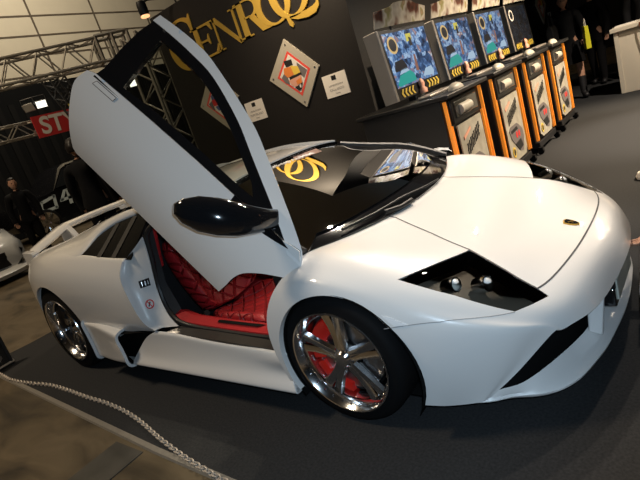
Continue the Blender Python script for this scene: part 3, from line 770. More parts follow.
# seats with diamond quilting
def quilt():
    m = M['leather'].copy(); m.name = 'quilted_leather'; nt = m.node_tree; b = nt.nodes['Principled BSDF']
    tc = nt.nodes.new('ShaderNodeTexCoord'); sp = nt.nodes.new('ShaderNodeSeparateXYZ'); nt.links.new(tc.outputs['UV'], sp.inputs[0])
    def w(op):
        a = nt.nodes.new('ShaderNodeMath'); a.operation = op; nt.links.new(sp.outputs[0], a.inputs[0]); nt.links.new(sp.outputs[1], a.inputs[1])
        p = nt.nodes.new('ShaderNodeMath'); p.operation = 'PINGPONG'; p.inputs[1].default_value = .5; nt.links.new(a.outputs[0], p.inputs[0])
        q = nt.nodes.new('ShaderNodeMath'); q.operation = 'MULTIPLY'; q.inputs[1].default_value = 8; q.use_clamp = True; nt.links.new(p.outputs[0], q.inputs[0]); return q
    a, c = w('ADD'), w('SUBTRACT'); mn = nt.nodes.new('ShaderNodeMath'); mn.operation = 'MINIMUM'
    nt.links.new(a.outputs[0], mn.inputs[0]); nt.links.new(c.outputs[0], mn.inputs[1])
    for n in list(nt.nodes):
        if n.type == 'BUMP': bp = n
    bp.inputs['Strength'].default_value = .9; bp.inputs['Distance'].default_value = .02
    nt.links.new(mn.outputs[0], bp.inputs['Height'])
    return m
M['quilt'] = quilt()
def add_uv(o, fu, fv):
    me = o.data; u = me.uv_layers.new(name='UVMap')
    for l in me.loops:
        c = me.vertices[l.vertex_index].co; u.data[l.index].uv = (fu(c), fv(c))
SX = -.30
def make_seat(yc, label=None):
    def sec(p, n, hw, bol, th):
        """cross-section across the seat at point p (x,z) with normal n (x,z): raised side bolsters"""
        pts = []
        for w, h in ((-1, -.02), (-1.02, bol*.7), (-.92, bol), (-.80, bol*.85), (-.66, .02), (-.33, .005), (0, 0), (.33, .005), (.66, .02), (.80, bol*.85), (.92, bol), (1.02, bol*.7), (1, -.02), (.9, -th), (-.9, -th)):
            pts.append((p[0]+n[0]*h+SX, yc+w*hw, p[1]+n[1]*h))
        return pts
    b = [((-.98, .33), .24, .09), ((-1.03, .45), .25, .11), ((-1.11, .58), .255, .11), ((-1.19, .72), .24, .085), ((-1.25, .82), .20, .05), ((-1.275, .86), .16, .02)]
    nb = (.87, .45)
    mb = MB().loft([sec(p, nb, hw, bo, .10) for p, hw, bo in b]); back = mb.build('seat', M['quilt'], car, smooth=60, subsurf=1)
    add_uv(back, lambda c: (c.y-yc)/.11, lambda c: c.z/.115)
    c_ = [((-1.0, .31), .24, .05), ((-.88, .295), .255, .07), ((-.70, .30), .26, .075), ((-.55, .315), .25, .05), ((-.48, .30), .23, .02), ((-.46, .24), .22, .0)]
    o = MB().loft([sec(p, (.05, 1.), hw, bo, .12) for p, hw, bo in c_]).build('seat_cushion', M['quilt'], back, smooth=60, subsurf=1)
    add_uv(o, lambda c: (c.y-yc)/.11, lambda c: c.x/.11)
    h = [((-1.285, .85), .12, 0), ((-1.315, .89), .145, 0), ((-1.35, .95), .14, 0), ((-1.365, .985), .10, 0)]
    MB().loft([[(p[0]+SX+dx, yc+w*hw, p[1]+dz) for w, dx, dz in ((-1, -.02, 0), (-.8, .03, .01), (.8, .03, .01), (1, -.02, 0), (.8, -.08, -.03), (-.8, -.08, -.03))] for p, hw, n_ in [(a, b_, (0, 0)) for a, b_, c__ in h]]).build('headrest', M['leather'], back, smooth=60, subsurf=1)
    MB().tube([(-1.0+SX, yc-.27, .33), (-.97+SX, yc-.275, .37), (-.93+SX, yc-.275, .38)], .02, 8).build('recline_lever', M['black'], back)
    return back
make_seat(-.40); make_seat(.40)
# dark underside so no light leaks through
mb = MB(); mb.box((-3.15, -.84, .125), (.44, .84, .135)); mb.build('underbody', M['matteblack'], car)
mb = MB(); mb.box((.06, -.55, .14), (.73, .55, .40)); mb.build('front_structure', M['matteblack'], car)
mb = MB(); mb.box((-3.05, -.52, .14), (-1.79, .52, .86)); mb.build('engine_bay', M['matteblack'], car)
# ================================================================== THE PLACE
vs_ = SC.view_settings
vs_.view_transform = 'Standard'; vs_.look = 'None'; vs_.gamma = 1; vs_.use_curve_mapping = False; vs_.exposure = .45
wd_ = bpy.data.worlds.new('world'); SC.world = wd_; wd_.use_nodes = True
wd_.node_tree.nodes['Background'].inputs[0].default_value = (.50, .74, 1, 1); wd_.node_tree.nodes['Background'].inputs[1].default_value = .125

def ramp_noise(name, stops, scale, rough=.8, detail=5, distort=0., stretch=(1, 1, 1), bump=.0, spec=.3):
    m = bpy.data.materials.new(name); m.use_nodes = True; nt = m.node_tree; b = nt.nodes['Principled BSDF']
    tc = nt.nodes.new('ShaderNodeTexCoord'); mp = nt.nodes.new('ShaderNodeMapping'); mp.inputs['Scale'].default_value = stretch
    n = nt.nodes.new('ShaderNodeTexNoise'); n.inputs['Scale'].default_value = scale; n.inputs['Detail'].default_value = detail; n.inputs['Distortion'].default_value = distort
    r = nt.nodes.new('ShaderNodeValToRGB'); e = r.color_ramp.elements
    while len(e) < len(stops): e.new(.5)
    for el, (p, c) in zip(e, stops): el.position = p; el.color = (*c, 1)
    nt.links.new(tc.outputs['Object'], mp.inputs[0]); nt.links.new(mp.outputs[0], n.inputs['Vector']); nt.links.new(n.outputs['Fac'], r.inputs[0]); nt.links.new(r.outputs[0], b.inputs['Base Color'])
    b.inputs['Roughness'].default_value = rough; b.inputs['Specular IOR Level'].default_value = spec
    if bump:
        bp = nt.nodes.new('ShaderNodeBump'); bp.inputs['Strength'].default_value = bump; nt.links.new(n.outputs['Fac'], bp.inputs['Height']); nt.links.new(bp.outputs[0], b.inputs['Normal'])
    return m
M['carpet'] = ramp_noise('carpet', [(.3, (.026, .0265, .028)), (.7, (.041, .0415, .043))], 90, .95, 6, bump=.2, spec=.1)
M['hallfloor'] = ramp_noise('hall_floor', [(.30, (.028, .021, .013)), (.45, (.085, .064, .037)), (.58, (.125, .095, .057)), (.75, (.09, .070, .042))], 1.6, .55, 6, .6, (1, 2.2, 1))
M['slab'] = ramp_noise('floor_slab', [(.3, (.045, .043, .036)), (.7, (.075, .07, .06))], 6, .6)
M['edge'] = mat('edge_strip', (.22, .20, .17), .5, noise=.2, nscale=30)
M['boothwall'] = ramp_noise('booth_wall', [(.3, (.013, .0115, .011)), (.7, (.019, .017, .016))], 60, .5, spec=.3)
M['darkwall'] = mat('dark_wall', (.006, .006, .006), .8, spec=.1)
M['beige'] = mat('beige_panel', (.58, .51, .38), .7, noise=.06, nscale=2)
M['joint'] = mat('panel_joint', (.10, .075, .05), .8)
M['alu'] = mat('truss_aluminium', (.36, .33, .28), .45, metal=.6)
M['blacktruss'] = mat('black_truss', (.03, .03, .03), .5)
M['cloth'] = mat('dark_cloth', (.006, .006, .007), .85, noise=.3, nscale=15, spec=.2)
M['cloth2'] = mat('black_wool', (.008, .0075, .008), .9, noise=.3, nscale=30, spec=.1)
M['skin'] = mat('skin', (.52, .28, .18), .5)
M['hair'] = mat('dark_hair', (.012, .009, .008), .5)
M['screenbez'] = mat('screen_bezel', (.012, .012, .012), .35)
M['orange'] = mat('orange_lit_edge', (.9, .28, .03), .3, emit=(1, .30, .03), estr=.28)
M['silver'] = mat('silver_plastic', (.30, .275, .25), .35, metal=.3)
M['paper'] = mat('white_card', (.80, .74, .66), .7)
M['cream'] = mat('cream_counter', (.62, .56, .45), .6)

# ---------------- shell of the hall
tag(MB().box((-30, -14, -.06), (14, 24, -.004)).build('floor', M['hallfloor'], smooth=0), kind='structure')
mb = MB(); mb.add([(-4.22, -.80, 0), (-4.30, -1.225, 0), (-.99, -1.40, 0), (3.2, -1.52, 0), (3.2, 12, 0), (-4.2, 12, 0)], [(0, 1, 2, 3, 4, 5)])
b = len(mb.v); mb.add([(x, y, -.004) for x, y, z in mb.v[:6]], [])
mb.f += [(i, 6+i, 6+(i+1) % 6, (i+1) % 6) for i in range(6)]; mb.m += [0]*6
tag(mb.build('floor_carpet', M['carpet'], smooth=0), kind='structure')
mb = MB(); mb.loft([[(x, y-.035, -.004), (x, y-.028, .006), (x, y, .008), (x, y+.006, -.002)] for x, y in ((-4.32, -1.222), (-.99, -1.40), (3.2, -1.52))]); tag(mb.build('trim_carpet', M['edge'], smooth=0), kind='structure')
mb = MB(); mb.box((-1.345, -9, -.004), (-1.07, -1.45, .001)); tag(mb.build('trim_floor', M['slab'], smooth=0), kind='structure')
# booth walls
tag(MB().box((-4.36, 2.2, 0), (-1.43, 2.32, 3.0)).build('wall_booth', M['boothwall'], smooth=0), kind='structure')
tag(MB().box((-1.55, 2.32, 0), (-1.43, 10.4, 3.0)).build('wall_side', M['boothwall'], smooth=0), kind='structure')
tag(MB().box((-19, 17.5, 0), (13, 17.7, 10)).build('wall_back', M['darkwall'], smooth=0), kind='structure')
a8 = math.radians(-6)
def farw(x, y, z):  # the far hall wall is turned a little
    return (-17+x*math.cos(a8)+(y-6)*math.sin(a8), 6-x*math.sin(a8)*0+(y-6)*math.cos(a8), z)
def fbox(mb, lo, hi):
    b = MB().box(lo, hi); return mb.add([farw(*v) for v in b.v], b.f)
mb = MB(); fbox(mb, (-.3, -20, 0), (0, 30, 4.75)); tag(mb.build('wall_far', M['darkwall'], smooth=0), kind='structure')
mb = MB(); mb.mi = 0; fbox(mb, (-.3, -20, 4.75), (0, 30, 12)); mb.mi = 1
for k in range(-7, 9): fbox(mb, (0, 4.9+2.6*k-.035, 4.75), (.015, 4.9+2.6*k+.035, 12))
for k in range(12): fbox(mb, (0, -20, 5.0+.66*k-.028), (.012, 30, 5.0+.66*k+.028))
tag(mb.build('wall_far_upper', [M['beige'], M['joint']], smooth=0), kind='structure')
mb = MB()
for k in range(60): fbox(mb, (.0, -14+.45*k, 0), (.03, -14+.45*k+.2, 4.2))
tag(mb.build('trim_far', mat('wall_rib', (.010, .0095, .009), .8, spec=.1), smooth=0), kind='structure')
tag(MB().box((13, -14, 0), (13.3, 24, 12)).build('wall_right', M['darkwall'], smooth=0), kind='structure')
tag(MB().box((-30, -14.3, 0), (14, -14, 12)).build('wall_front', M['darkwall'], smooth=0), kind='structure')
tag(MB().box((-30, -14, 12), (14, 24, 12.2)).build('ceiling', mat('hall_ceiling', (.25, .22, .18), .9), smooth=0), kind='structure')

# ---------------- lettering on the booth wall (serif capitals, gold)
def stroke_poly(pts, wds):
    """closed outline round a centre line with varying width (2D)"""
    P = [np.array(p, float) for p in pts]; L = []; R = []
    for i, p in enumerate(P):
        t = P[min(i+1, len(P)-1)]-P[max(i-1, 0)]; t /= np.linalg.norm(t); n = np.array([-t[1], t[0]])
        L.append(p+n*wds[i]/2); R.append(p-n*wds[i]/2)
    return [tuple(q) for q in L+R[::-1]]
def arc(cx, cy, rx, ry, a0, a1, n=28): return [(cx+rx*math.cos(math.radians(a0+(a1-a0)*k/n)), cy+ry*math.sin(math.radians(a0+(a1-a0)*k/n))) for k in range(n+1)]
def thickthin(pts, lo, hi): # vertical runs thick, horizontal runs thin
    P = np.array(pts); T = np.gradient(P, axis=0); T /= np.linalg.norm(T, axis=1)[:, None]; return [lo+(hi-lo)*abs(t[1])**1.5 for t in T]
glyph = {}
pC = arc(.56, .5, .46, .46, 48, 318); wC = thickthin(pC, .05, .17); wC[-1] = .02
glyph['C'] = [('s', pC, wC), ('p', [(.84, .66), (.90, .66), (.93, .98), (.89, .98), (.80, .86)])]
glyph['E'] = [('p', [(.12, 0), (.32, 0), (.32, 1), (.12, 1)]), ('p', [(.0, 0), (.9, 0), (1.0, .28), (.95, .28), (.80, .07), (0, .05)]), ('p', [(0, 1), (.88, 1), (.92, .74), (.87, .74), (.74, .93), (0, .95)]), ('p', [(.3, .48), (.6, .48), (.66, .36), (.70, .36), (.70, .68), (.66, .68), (.6, .54), (.3, .54)])]
glyph['N'] = [('p', [(.10, 0), (.17, 0), (.17, 1), (.10, 1)]), ('p', [(.0, 1), (.22, 1), (.95, .0), (.86, -.04), (.08, .95), (0, .95)]), ('p', [(.86, 0), (.93, 0), (.93, 1), (.86, 1)]), ('p', [(0, 0), (.28, 0), (.28, .045), (0, .045)]), ('p', [(.74, .955), (1.04, .955), (1.04, 1), (.74, 1)])]
pR = arc(.45, .74, .30, .235, 90, -90)
glyph['R'] = [('p', [(.10, 0), (.28, 0), (.28, 1), (.10, 1)]), ('p', [(0, 0), (.40, 0), (.40, .045), (0, .045)]), ('p', [(0, .955), (.46, .955), (.46, 1), (0, 1)]), ('s', pR, thickthin(pR, .05, .17)), ('p', [(.26, .50), (.46, .50), (.46, .545), (.26, .545)]), ('p', [(.40, .52), (.58, .52), (.88, .08), (1.02, .04), (1.02, 0), (.72, 0)])]
pO = arc(.5, .5, .45, .455, 0, 360, 48); wO = thickthin(pO, .05, .17)
glyph['O'] = [('s', pO, wO)]
pQ = arc(.5, .5, .45, .455, 0, 360, 48)
glyph['Q'] = [('s', pQ, thickthin(pQ, .05, .17)), ('s', [(.36, .045), (.55, .0), (.8, -.02), (1.0, .0), (1.10, .06), (1.14, .15)], [.03, .09, .13, .13, .09, .01]), ('p', [(.27, .06), (.36, .06), (.40, -.10), (.37, -.14), (.30, -.08)])]
M['gold2'] = mat('gold_lettering', (.80, .52, .10), .35, metal=.55)
sign = empty('wall_lettering', (-3, 2.2, 2.2), label='gold serif letters spelling CENROQ on the black booth wall', cat='sign')
for ch, x0, x1, z0, z1 in (('C', -4.20, -3.57, 2.20, 2.83), ('E', -3.70, -3.27, 2.255, 2.63), ('N', -3.32, -2.86, 2.262, 2.63), ('R', -2.88, -2.42, 2.268, 2.645), ('O', -2.55, -2.08, 2.255, 2.66), ('Q', -2.32, -1.80, 2.245, 2.80)):
    mb = MB(); f = lambda y: (lambda a, b: (x0+(x1-x0)*a+3, y*.5, z0+(z1-z0)*b-2.2))
    zo = {'O': .004, 'Q': .012}.get(ch, 0)
    for g in glyph[ch]:
        pl = stroke_poly(g[1], g[2]) if g[0] == 's' else g[1]
        if g[0] == 's':
            n = len(pl)//2   # quad strip so the open shape fills right
            vs = [f(-.025-zo)(*p) for p in pl]+[f(.0)(*p) for p in pl]; m2 = 2*n
            fs = []
            for i in range(n-1):
                a, b2, c, d = i, i+1, m2-2-i, m2-1-i
                fs += [(a, b2, c, d), (a+m2, d+m2, c+m2, b2+m2), (a, a+m2, b2+m2, b2), (c, c+m2, d+m2, d)]
            fs += [(0, m2-1, m2*2-1, m2), (n-1, n-1+m2, n+m2, n)]
            mb.add(vs, fs)
        else: mb.prism(pl, f(-.024-zo), f(0))
    mb.build('letter', M['gold2'], sign, smooth=0)

# ---------------- diamond pictures and caption cards
def card(name, loc, rz, w_, h_, label, group, textlines, mark=True, mt=None):
    r = empty(name, loc, rz, label, 'sign', group)
    MB().box((-w_/2, -.008, -h_/2), (w_/2, 0, h_/2)).build('card', mt or M['paper'], r, smooth=0)
    if mark:
        MB().box((-.035, -.0095, h_*.22), (.025, -.008, h_*.42)).build('printed_mark', M['black'], r, smooth=0)
    for (t, z, sz) in textlines:
        text(t, r, (0, -.0092, z), sz, M['greyink'])
    return r
def text(s, parent, loc, size, m, rot=(PI/2, 0, 0), depth=.0006, name='printed_text', shear=0., bold=0.):
    c = bpy.data.curves.new('txt', 'FONT'); c.body = s; c.size = size; c.align_x = 'CENTER'; c.align_y = 'CENTER'; c.extrude = depth; c.shear = shear; c.offset = bold
    o = bpy.data.objects.new('txt', c); COL.objects.link(o)
    bpy.context.view_layer.update()
    me = bpy.data.meshes.new_from_object(o.evaluated_get(bpy.context.evaluated_depsgraph_get()))
    bpy.data.objects.remove(o); me.materials.clear(); me.materials.append(m)
    ob = link(name, me, parent); ob.location = loc; ob.rotation_euler = rot
    return ob
M['greyink'] = mat('grey_ink', (.35, .32, .30), .6)
M['pframe'] = mat('grey_frame', (.42, .38, .31), .5)
M['pred'] = mat('red_border', (.72, .08, .06), .5)
PCOL = {k: mat('print_'+k, c, .5) for k, c in dict(white=(.72, .68, .62), yellow=(.75, .52, .08), orange=(.72, .22, .05), black=(.02, .02, .02), grey=(.16, .14, .14), red=(.6, .04, .04), blue=(.08, .11, .28), rose=(.7, .35, .25)).items()}
def diamond(name, L, T, R, B, loc, rz, label, pics):
    c = (np.array(L)+np.array(T)+np.array(R)+np.array(B))/4
    q = [np.array(p)-c for p in (L, T, R, B)]
    r = empty(name, loc, rz, label, 'picture', 'diamond pictures on the booth walls')
    pl = lambda s: [tuple(p*s) for p in q]
    mb = MB(); mb.prism(pl(1), lambda a, b: (a, -.02, b), lambda a, b: (a, 0, b)); mb.build('frame', M['pframe'], r, smooth=0)
    mb = MB(); mb.prism(pl(.66), lambda a, b: (a, -.022, b), lambda a, b: (a, -.018, b)); mb.build('border', M['pred'], r, smooth=0)
    mb = MB(); mb.prism(pl(.56), lambda a, b: (a, -.0235, b), lambda a, b: (a, -.02, b)); pic = mb.build('picture_sheet', PCOL['white'], r, smooth=0)
    y = -.0245
    for col, poly in pics:
        mb = MB(); mb.prism(poly, lambda a, b: (a, y, b), lambda a, b: (a, -.0236, b)); mb.build('printed_shape', PCOL[col], pic, smooth=0); y -= .0006
    for s in q: MB().lathe([(0, -.026), (.010, -.025), (.011, -.02)], (s[0]*.84, 0, s[1]*.84), n=10).build('screw', M['steel'], r)
    return r
pics1 = [('grey', [(-.19, .0), (-.10, .06), (-.10, -.10), (-.16, -.06)]), ('grey', [(.08, .10), (.19, -.01), (.12, -.08), (.06, 0)]), ('orange', [(-.12, .09), (-.02, .08), (-.0, -.01), (-.10, -.02), (-.14, .03)]), ('yellow', [(-.02, .09), (.08, .06), (.09, -.01), (0, -.03)]), ('black', [(-.09, .16), (.02, .15), (.02, .09), (-.08, .09)]), ('rose', [(-.10, -.05), (.09, -.03), (.08, -.11), (-.02, -.14), (-.08, -.11)]), ('black', [(-.08, -.02), (.10, -.01), (.10, -.035), (-.08, -.05)]), ('orange', [(.0, -.08), (.08, -.06), (.07, -.12), (0, -.12)]), ('black', [(-.04, -.14), (.08, -.12), (.04, -.18), (.0, -.19)]), ('white', [(.03, -.13), (.055, -.13), (.05, -.165), (.03, -.16)])]
diamond('framed_picture', (-2.675, 1.752), (-2.30, 2.10), (-1.945, 1.715), (-2.265, 1.345), (-2.30, 2.2, 1.728), 0, 'grey diamond frame with a yellow and orange print, right of the raised door', pics1)
pics2 = [('blue', [(-.12, .10), (-.04, .14), (.05, .10), (.05, .03), (-.12, .04)]), ('red', [(-.13, .05), (.05, .07), (.06, -.03), (-.12, -.03)]), ('blue', [(-.10, -.04), (.10, -.03), (.08, -.10), (-.06, -.10)]), ('red', [(-.04, -.05), (.08, -.04), (.06, -.11), (-.02, -.10)]), ('black', [(-.03, -.11), (.09, -.10), (.04, -.18), (.0, -.19)]), ('white', [(.03, -.12), (.055, -.12), (.05, -.155), (.03, -.15)]), ('grey', [(-.2, .02), (-.13, .04), (-.12, -.08), (-.16, -.06)])]
diamond('framed_picture', (-3.98, 1.752), (-3.60, 2.10), (-3.24, 1.715), (-3.56, 1.345), (-3.605, 2.2, 1.728), 0, 'grey diamond frame with a red and blue print, seen through the raised door window', pics2)
diamond('framed_picture', (-.36, .02), (0, .375), (.36, .0), (0, -.375), (-1.43, 9.0, 1.75), PI/2, 'small red and white diamond picture on the wall beyond the game machines', pics1[:4])
card('caption_card', (-1.815, 2.2, 1.475), 0, .31, .235, 'white caption card right of the yellow and orange diamond picture', 'caption cards on the booth walls', [('LAMBORGHINI', .0, .028), ('GALLARDO', -.045, .036), ('Cenroq', -.085, .02)])
card('caption_card', (-3.06, 2.202, 1.485), 0, .31, .235, 'white caption card partly behind the raised door frame', 'caption cards on the booth walls', [('LAMBORGHINI', .0, .028), ('MURCIELAGO', -.045, .036), ('Cenroq', -.085, .02)])
card('caption_card', (-1.432, 9.55, 1.42), PI/2, .24, .3, 'white caption card on the wall beyond the game machines', 'caption cards on the booth walls', [])

# ---------------- game machines
def screen_mat(name, dim, seed):
    m = bpy.data.materials.new(name); m.use_nodes = True; nt = m.node_tree; b = nt.nodes['Principled BSDF']
    tc = nt.nodes.new('ShaderNodeTexCoord'); mp = nt.nodes.new('ShaderNodeMapping'); mp.inputs['Location'].default_value = (seed, seed*1.7, 0); mp.inputs['Scale'].default_value = (1, 7, 9)
    v = nt.nodes.new('ShaderNodeTexVoronoi'); v.inputs['Scale'].default_value = 1.6; v.distance = 'MANHATTAN'
    n = nt.nodes.new('ShaderNodeTexNoise'); n.inputs['Scale'].default_value = 2.0; n.inputs['Detail'].default_value = 6
    r = nt.nodes.new('ShaderNodeValToRGB'); e = r.color_ramp.elements
    st = [(.25, (.01, .02, .05)), (.42, (.05, .12, .28)), (.5, (.16, .32, .62)), (.57, (.45, .62, .85)), (.63, (.10, .22, .45)), (.72, (.35, .20, .18)), (.8, (.7, .8, .9))]
    while len(e) < len(st): e.new(.5)
    for el, (p, c) in zip(e, st): el.position = p; el.color = (*c, 1)
    ad = nt.nodes.new('ShaderNodeMix'); ad.data_type = 'FLOAT'; ad.inputs[0].default_value = .38
    nt.links.new(tc.outputs['Object'], mp.inputs[0]); nt.links.new(mp.outputs[0], v.inputs['Vector']); nt.links.new(mp.outputs[0], n.inputs['Vector'])
    sx = nt.nodes.new('ShaderNodeSeparateColor'); nt.links.new(v.outputs['Color'], sx.inputs[0])
    nt.links.new(n.outputs['Fac'], ad.inputs[2]); nt.links.new(sx.outputs[0], ad.inputs[3]); nt.links.new(ad.outputs[0], r.inputs[0])
    nt.links.new(r.outputs[0], b.inputs['Emission Color']); b.inputs['Emission Strength'].default_value = dim; b.inputs['Base Color'].default_value = (.01, .01, .01, 1); b.inputs['Roughness'].default_value = .2
    return m
def emis(name, c, s): return mat(name, (.01, .01, .01), .3, emit=c, estr=s)
EM = {k: emis('screen_'+k, c, .5) for k, c in dict(teal=(.02, .45, .38), gold=(.9, .62, .25), dark=(.01, .012, .02), pale=(.5, .7, .9), yellow=(.8, .7, .1), brown=(.35, .15, .10)).items()}
M['poster'] = ramp_noise('poster_paper', [(.3, (.28, .26, .21)), (.55, (.40, .375, .32)), (.75, (.50, .48, .43))], 7, .5)
M['chev'] = mat('chevron_yellow', (.55, .40, .05), .5)
M['topper'] = ramp_noise('topper_print', [(.28, (.05, .04, .035)), (.38, (.16, .07, .05)), (.46, (.45, .40, .34)), (.55, (.62, .58, .50)), (.62, (.30, .27, .12)), (.70, (.5, .3, .24)), (.8, (.08, .06, .05))], 5.5, .2, 2)
M['ctrl'] = mat('pale_controller', (.48, .45, .39), .4)
def kiosk(y0, k):
    lab = ['first game machine, nearest the black wall, beside the white car roof', 'second game machine from the black booth wall', 'third game machine from the black booth wall', 'last game machine of the row, its screen dark, nearest the walking people'][k]
    r = empty('game_machine', (-.81, y0+.43, 0), 0, lab, 'game machine', 'game machines along the side wall')
    W = .43
    X = lambda x: x+.81
    mb = MB(); mb.box((X(-1.20), -W, .14), (X(-.43), W, 1.09)); mb.build('cabinet', M['black'], r, bevel=.008)
    mb = MB(); mb.box((X(-1.24), -W-.03, 1.09), (X(-.34), W+.03, 1.125)); mb.build('shelf', M['black'], r, bevel=.008)
    mb = MB(); mb.box((X(-1.1), -W+.05, .07), (X(-.40), W-.05, .14)); mb.build('plinth', M['black'], r, bevel=.004)
    for sx in (X(-1.05), X(-.40)):
        for sy in (-1, 1):
            mb = MB(); mb.lathe([(0, -.02), (.036, -.02), (.042, 0), (.036, .02), (0, .02)], (sx, sy*(W-.04), .042), n=20); mb.box((sx-.02, sy*(W-.04)-.028, .04), (sx+.03, sy*(W-.04)+.028, .085)); mb.build('caster', M['rubber'], r)
    mb = MB(); mb.box((X(-.44), -.30, .86), (X(-.405), .30, 1.07)); pr = mb.build('printer_panel', M['screenbez'], r, bevel=.01)
    mb = MB(); mb.box((X(-.41), -.25, .90), (X(-.395), .25, 1.04)); mb.build('printer_window', mat('smoked_cover', (.05, .05, .045), .12, coat=1.) if 'smoked_cover' not in bpy.data.materials else bpy.data.materials['smoked_cover'], pr, bevel=.01)
    mb = MB(); mb.lathe([(0, -.13), (.045, -.13), (.045, .10), (0, .10)], (X(-.405), -.03, .96), n=20); mb.build('paper_roll', M['ctrl'], pr)
    # poster with its dark car print, slanted scribble
    mb = MB(); mb.add([(X(-.40), -.27, .84), (X(-.40), -.27, .22), (X(-.395), -.18, .17), (X(-.395), .20, .17), (X(-.40), .27, .24), (X(-.40), .27, .84)], [(0, 1, 2, 3, 4, 5)]); b_ = len(mb.v)
    mb.add([(x-.012, y, z) for x, y, z in mb.v[:6]], [(5, 4, 3, 2, 1, 0)]); mb.f += [(i, (i+1) % 6, 6+(i+1) % 6, 6+i) for i in range(6)]; mb.m += [0]*6
    ps = mb.build('poster', M['poster'], r, smooth=0)
    P_ = lambda pl, col, e: (lambda m_: m_.build('poster_print', PCOL[col], ps, smooth=0))(MB().prism(pl, lambda a, b: (X(-.394)+e, a, b), lambda a, b: (X(-.398), a, b)))
    P_([(-.21, .50), (-.15, .53), (.05, .535), (.12, .50), (.20, .44), (.21, .36), (.16, .26), (.12, .22), (.02, .24), (-.10, .34), (-.17, .40)], 'grey', .0)
    P_([(-.17, .49), (.03, .505), (.06, .47), (-.16, .455)], 'black', .001)
    P_([(-.1, .34), (.1, .36), (.14, .27), (.0, .25)], 'black', .001)
    for a in (.02, .10): P_([(a-.025+.03*math.cos(t), .42+.035*math.sin(t)) for t in np.linspace(0, 2*PI, 14, endpoint=False)], 'red', .002)
    P_([(-.17+.045*math.cos(t), .27+.055*math.sin(t)) for t in np.linspace(0, 2*PI, 16, endpoint=False)], 'yellow', .001)
    P_([(-.17+.03*math.cos(t), .27+.035*math.sin(t)) for t in np.linspace(0, 2*PI, 16, endpoint=False)], 'black', .002)
    for (ya, za, yb, zb) in ((-.17, .60, .19, .74), (-.18, .55, .16, .675)):
        n = 9; x_ = np.linspace(0, 1, n)
        for i in range(n-1):
            a0, z0 = ya+(yb-ya)*x_[i], za+(zb-za)*x_[i]; dz = .06
            for pl in ([(a0, z0), (a0+.012, z0), (a0+.028, z0+dz), (a0+.016, z0+dz)], [(a0+.004, z0+dz*(.1 if i % 2 else .8)), (a0+.034, z0+dz*(.25 if i % 2 else .95)), (a0+.034, z0+dz*(.4 if i % 2 else 1.05)), (a0+.004, z0+dz*(.25 if i % 2 else .95))]): P2.append((ps, pl, X))
    P_([(-.20, .70), (-.03, .76), (-.03, .785), (-.20, .73)], 'rose', .001)
    for sy in (-1, 1):
        mb = MB(); mb.box((X(-.425), sy*.398-.009, .16), (X(-.395), sy*.398+.009, 1.07)); mb.build('light_strip', M['orange'], r, bevel=.004)
        mb = MB(); mb.box((X(-.425), sy*.352-.006, .16), (X(-.402), sy*.352+.006, .86)); mb.build('light_strip', M['orange'], r, bevel=.003)
    # controller and cables on the shelf
    mb = MB(); rings = []
    for t in np.linspace(0, 1, 9):
        s = math.sin(PI*min(max(t, .03), .97))**.5; rings.append([(X(-.42)+.055*s*math.cos(a), -.20+.24*t, 1.127+max(0, .06*s*math.sin(a))*(1.2-.5*t)) for a in np.linspace(0, 2*PI, 14, endpoint=False)])
    mb.loft(rings); mb.build('controller', M['ctrl'], r, smooth=60)
    mb = MB(); mb.tube([(X(-.45), .12, 1.14), (X(-.52), .22, 1.135), (X(-.60), .10, 1.135), (X(-.62), -.1, 1.14)], .008, 6); mb.build('cable', M['black'], r)
    mb = MB(); mb.box((X(-.68), -.30, 1.125), (X(-.56), .20, 1.15)); mb.build('tray', M['silver'], r, bevel=.01)
    # monitor
    d = .055; tilt = Matrix.Rotation(math.radians(-4), 4, 'Y'); T = Matrix.Translation((X(-.80), d, 1.17)) @ tilt
    def mbx(lo, hi, nm, m_, par, bv=.006):
        b2 = MB().box(lo, hi); b2.v = [tuple(T @ Vector(v)) for v in b2.v]; return b2.build(nm, m_, par, smooth=0, bevel=bv)
    H = .60; Wm = .47
    mon = mbx((-.13, -Wm, 0), (0, Wm, H), 'monitor', M['screenbez'], r)
    mbx((-.12, -Wm-.02, .0), (.012, -Wm+.02, H), 'monitor_side', M['silver'], mon)
    mbx((.0, -Wm+.07, .10), (.004, Wm-.05, H-.035), 'screen', SCR[k], mon, 0)
    mbx((-.10, -.10, -.05), (-.02, .10, .02), 'monitor_stand', M['black'], mon)
    def sp(pl, nm, m_, e=.006):
        b2 = MB().prism(pl, lambda a, b: tuple(T @ Vector((e, a, b))), lambda a, b: tuple(T @ Vector((.003, a, b)))); return b2.build(nm, m_, mon, smooth=0)
